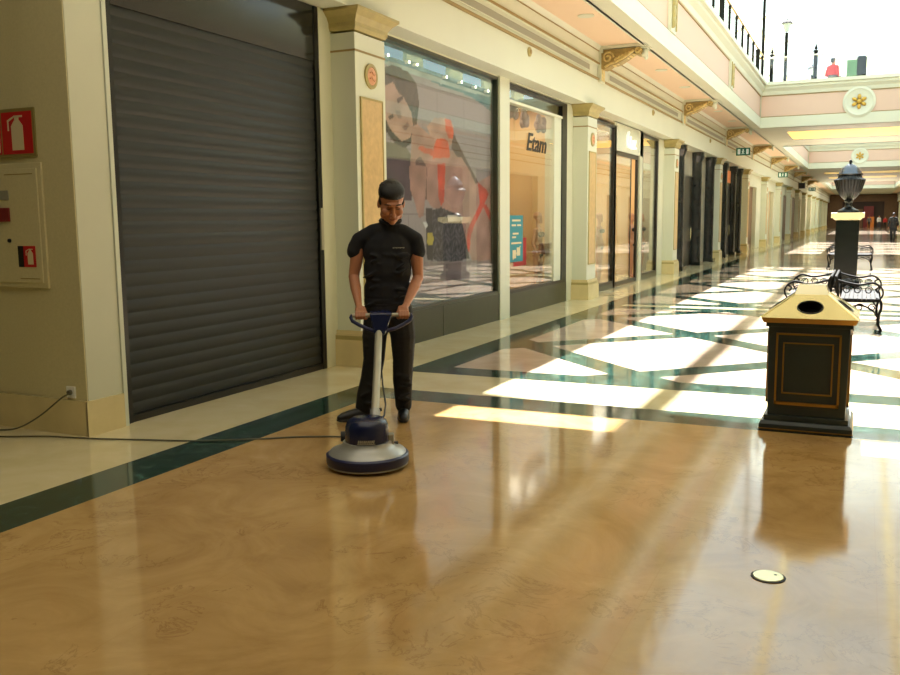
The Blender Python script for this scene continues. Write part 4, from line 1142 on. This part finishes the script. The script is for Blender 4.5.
for k, (a, b) in enumerate(((29.0,31.0),(38.9,40.4))):
    d = MB(); d.box(WL-.12,WL-.06,a,b,0,3.0); struct(d.build('door_%d' % (k+2), M['black']))
    MB().lathe([(0,-.2),(.02,-.2),(.02,.2),(0,.2)], 10, (WL-.03,b-.25,1.1)).build('handle', M['brass'], bpy.data.objects['door_%d' % (k+2)])
tag(MB().box(WL-.10,WL-.06,28.45,28.9,1.3,2.1).build('lit_panel', M['orange']), 'small orange lit panel beside the first dark doorway', 'panel')
tag(MB().box(WL-.055,WL-.03,38.3,40.2,3.1,3.6).build('lit_panel', M['orange']), 'orange lit panel above the farther dark doorway', 'panel')
# far shop openings
for k, (a, b, m) in enumerate(((46.6,50.2,'brown'),(57.,60.,'panel'),(63.,66.,'blackm'),(67.4,75.,'brown'),(76.,82.,'brown'),(83.,86.,'black'))):
    struct(MB().box(WL-.3,WL-.2,a,b,0,3.2).build('door_%d' % (k+4), M[m]))
t = thing('wall_lamp', 'small dark square fitting on the distant cream wall', 'lamp', (WL, 54.5, 2.1))
MB().box(0,.12,-.25,.25,-.28,.28).build('housing', M['black'], t, bevel=.02); MB().box(.12,.14,-.15,.15,-.15,.15).build('lens', M['navy'], t)
t = thing('speaker', 'dark box fitting hanging far off under the left cornice', 'speaker', (FL, 78, 4.15))
MB().box(0,.5,-.3,.3,-.22,.22).build('housing', M['black'], t, bevel=.03); MB().box(0,.04,-.4,.4,-.3,.3).build('mount', M['groove'], t)

# exit signs (face the camera)
def exit_sign(loc, label, s=1.0):
    t = thing('exit_sign', label, 'sign', loc)
    MB().box(-.27*s,.27*s,-.03,.03,-.15*s,.15*s).build('housing', M['green'], t)
    k = MB(); y = -.034
    k.box(-.21*s,-.11*s,y,y+.004,-.10*s,.10*s); k.box(.12*s,.21*s,y,y+.004,-.10*s,.10*s)
    k.ell((0,y,.07*s),(.025*s,.004,.025*s),8,6); k.tube([(0,y,.04*s),(-.01*s,y,-.03*s),(-.05*s,y,-.1*s)],.014*s,5); k.tube([(-.01*s,y,-.03*s),(.04*s,y,-.09*s)],.014*s,5); k.tube([(-.05*s,y,.0),(0,y,.035*s),(.05*s,y,.01)],.012*s,5)
    k.build('pictogram', M['whitee'], t)
    MB().tube([(-.2*s,0,.15*s),(-.2*s,0,.15*s+.1)], .01, 5).build('hanger', M['cream'], t)
    MB().box(-.45,-.27*s,-.02,.02,-.02,.02).build('arm', M['cream'], t)
exit_sign((-4.58, 38., 4.26), 'green exit sign under the left cornice nearer the camera')
exit_sign((-4.58, 57.3, 4.15), 'small green exit sign farther down the left side')
exit_sign((-4.58, 90., 4.2), 'tiny green exit sign farthest down the left side', 1.1)

# ------------------------------------------------------------------ upstairs: balustrades, lamps, posts
t = thing('balustrade', 'black upstairs railing along the left gallery edge', 'railing', (EL+.05, 0, 6.64))
k = 0; y = 12.15
while y < 35.5:
    big = abs(((y-16.5)/8.7) - round((y-16.5)/8.7)) < .06
    r = .07 if big else .038
    MB().lathe([(0,0),(r*1.3,0),(r*1.3,.06),(r,.09),(r,.75),(r*1.2,.80),(r*1.2,.86),(0,.86)], 10, (0,y,0)).build('post' if big else 'baluster', M['iron'], t, True)
    y += 1.45
MB().tube([(0,11,.90),(0,35.9,.90)], .035, 10).build('handrail', M['brassd'], t, True)
t = thing('balustrade', 'low pale rail along the footbridge edge upstairs', 'railing', (XC, 36.25, 6.64))
MB().tube([(-3.4,0,.92),(3.4,0,.92)], .025, 8).build('handrail', M['roofst'], t, True)
MB().box(-3.3,3.3,-.008,.008,.08,.88).build('glass_panel', M['rglass'], t)
def lamp_post(loc, h, label, s=1.0, m='iron'):
    t = thing('lamp_post', label, 'lamp', loc)
    MB().lathe([(0,0),(.13*s,0),(.13*s,.05),(.08*s,.15),(.065*s,.25),(.06*s,h-.5*s),(.07*s,h-.48*s),(0,h-.46*s)], 12).build('pole', M[m], t, True)
    MB().lathe([(0,h-.46*s),(.09*s,h-.44*s),(.16*s,h-.14*s),(0,h-.14*s)], 6).build('lantern', M['lamp'], t)
    MB().lathe([(0,h-.15*s),(.23*s,h-.15*s),(.15*s,h-.05*s),(.03*s,h-.02*s),(.02*s,h+.06*s),(0,h+.07*s)], 8).build('cap', M[m], t, True)
lamp_post((-3.02, 37.0, 6.45), 2.6, 'black lantern post upstairs, taller one beside the gallery corner', 1.0)
lamp_post((-2.45, 44.0, 6.45), 1.9, 'smaller black lantern post upstairs between two finial posts', .9)
def finial_post(loc, h, label):
    t = thing('finial_post', label, 'post', loc)
    MB().lathe([(0,0),(.12,0),(.12,.05),(.085,.10),(.07,.2),(.07,h-.2),(.13,h-.18),(.07,h-.14),(0,h-.13)], 12).build('shaft', M['iron'], t, True)
    MB().lathe([(0,h-.14),(.06,h-.08),(.03,h-.02),(.01,h+.08),(0,h+.09)], 10).build('finial', M['iron'], t, True)
finial_post((-3.47, 36.5, 6.45), 1.42, 'black finial post upstairs in the gallery corner')
finial_post((-1.93, 36.5, 6.45), 1.45, 'black finial post upstairs on the footbridge, right of the lanterns')
t = thing('column', 'slim dark steel column rising from the upstairs gallery corner', 'column', (-3.80, 36.45, 6.45))
MB().lathe([(0,0),(.09,0),(.07,.1),(.055,.2),(.055,5.6),(0,5.6)], 12).build('shaft', M['iron'], t, True)
MB().lathe([(.055,1.1),(.1,1.13),(.1,1.2),(.055,1.23),(.055,1.1)], 12).build('collar', M['brassd'], t, True)
t = thing('signboard', 'small green and white board upstairs beside the person in red', 'board', (-.66, 37.75, 6.45))
MB().box(-.22,.22,-.03,.03,.3,1.05).build('panel', M['leaf'], t); MB().box(-.26,-.22,-.04,.04,0,1.1).box(.22,.26,-.04,.04,0,1.1).box(-.22,.22,-.04,.04,1.05,1.1).build('frame', M['white'], t)
t = thing('column', 'short dark pillar upstairs above the footbridge rosette', 'column', (-.36, 36.8, 6.45))
MB().box(-.16,.16,-.14,.14,0,.92).frustum(0,0,.92,1.0,.17,.17,.12,.12).build('shaft', M['iron'], t)
t = thing('street_lamp', 'pale upstairs lamp standard with short cross arms, right of the dark pillar', 'lamp', (-.25, 44, 6.45))
MB().lathe([(0,0),(.1,0),(.06,.2),(.05,4.2),(0,4.2)], 10).build('pole', M['roofst'], t, True)
MB().tube([(-.45,0,2.9),(.45,0,2.9)], .035, 6).build('arm', M['roofst'], t, True); MB().tube([(-.3,0,1.6),(.9,0,1.75)], .035, 6).build('arm', M['roofst'], t, True)

# ------------------------------------------------------------------ mannequins in the lit shop
def mannequin(loc, rz, label):
    t = thing('mannequin', label, 'mannequin', loc, rz)
    b = MB(); head_shapes(b, (0,0,1.62), 0, 0, .95, False); chain(b, [(0,0,1.42,.045),(0,0,1.56,.042)])
    b.ell((0,0,1.28),(.14,.085,.16)); b.ell((0,0,1.08),(.11,.08,.14)); b.ell((0,0,.94),(.15,.1,.12))
    for q in (-1,1):
        chain(b, [(q*.16,0,1.38,.04),(q*.24,.02,1.14,.033),(q*.22,-.06,.92,.025)])
        chain(b, [(q*.08,0,.9,.08),(q*.085,-.01,.5,.055),(q*.09,.02,.1,.035),(q*.09,-.1,.05,.03)])
    fuse(b, 'figure', M['mann'], t, .014, 2)
    k = MB(); 
    for q in (-1,1): k.ell((q*.065,-.07,1.30),(.066,.05,.055),12,8)
    k.tube([(-.12,.02,1.30),(0,.09,1.29),(.12,.02,1.30)], .02, 6); k.build('bra', M['black'], t, True)
    MB().ell((0,0,.90),(.158,.106,.065),14,8).build('briefs', M['black'], t, True)
    MB().lathe([(0,0),(.22,0),(.22,.02),(0,.02)], 20).build('base_plate', M['alu'], t, True)
mannequin((WL-.34, 23.6, .02), PI/2, 'mannequin in black lingerie standing just inside the lit doorway')
mannequin((WL-.5, 21.0, .02), PI/2, 'mannequin in black lingerie behind the left window of the lit corner shop')
mannequin((WL-.36, 24.85, .02), PI/2, 'mannequin in black lingerie behind the right window of the lit corner shop')
mannequin((WL-.45, 16.4, .02), PI/2, 'mannequin in black lingerie behind the window with slanted lettering')
t = thing('display_table', 'small white display table inside the lit corner shop window', 'table', (WL-.8, 19.7, .012))
MB().box(-.3,.3,-.35,.35,.7,.74).build('table_top', M['white'], t)
for a in (-.26,.26):
    for b_ in (-.3,.3): MB().box(a-.02,a+.02,b_-.02,b_+.02,0,.7).build('leg', M['white'], t)

# ------------------------------------------------------------------ light
w = bpy.data.worlds.new('sky'); sc.world = w; w.use_nodes = True; nt = w.node_tree
bg = nt.nodes['Background']; bg.inputs[0].default_value = (.78,.96,1.0,1); bg.inputs[1].default_value = 6.0
sd = bpy.data.lights.new('sun', 'SUN'); sd.energy = 85.0; sd.angle = math.radians(.53); sd.color = (1.0,.97,.93)
so = bpy.data.objects.new('sun', sd); link(so); so.rotation_euler = Vector((-.06,.80,1.0)).to_track_quat('Z','Y').to_euler()
def area(loc, rot, sx, sy, e, c):
    l = bpy.data.lights.new('added_light', 'AREA'); l.shape = 'RECTANGLE'; l.size = sx; l.size_y = sy; l.energy = e; l.color = c
    o = bpy.data.objects.new('added_light', l); link(o); o.location = loc; o.rotation_euler = rot; return o
ADDED_LIGHTS = [((-2.0, 3.6, 4.9), (0,0,0), 6, 5.5, 280, (1,.94,.80)), ((XC, 134, 4.9), (0,0,0), 6, 24, 1900, (1,.9,.72)), ((XC, 80, 4.9), (0,0,0), 5, 16, 500, (1,.9,.70)), ((-6.2, 15.3, 3.7), (0,0,0), 1.0, 2.6, 110, (1,.87,.66)), ((-6.5, 21.5, 3.7), (0,0,0), 1.6, 6, 420, (1,.86,.64)), ((XC, 56.8, 9.8), (0,0,0), 6, 18, 10, (1,.95,.85))]  # added unseen fill over the camera and down the hall, plus shop lighting
for l in ADDED_LIGHTS: area(*l)

# ------------------------------------------------------------------ output
vs = sc.view_settings; vs.view_transform = 'Standard'; vs.look = 'None'; vs.gamma = 1; vs.exposure = -1.25
try: vs.use_curve_mapping = False
except Exception: pass
cy = sc.cycles; cy.use_denoising = True; cy.max_bounces = 10; cy.diffuse_bounces = 6; cy.glossy_bounces = 5; cy.transparent_max_bounces = 16
cy.sample_clamp_indirect = 12; cy.caustics_reflective = False; cy.caustics_refractive = False
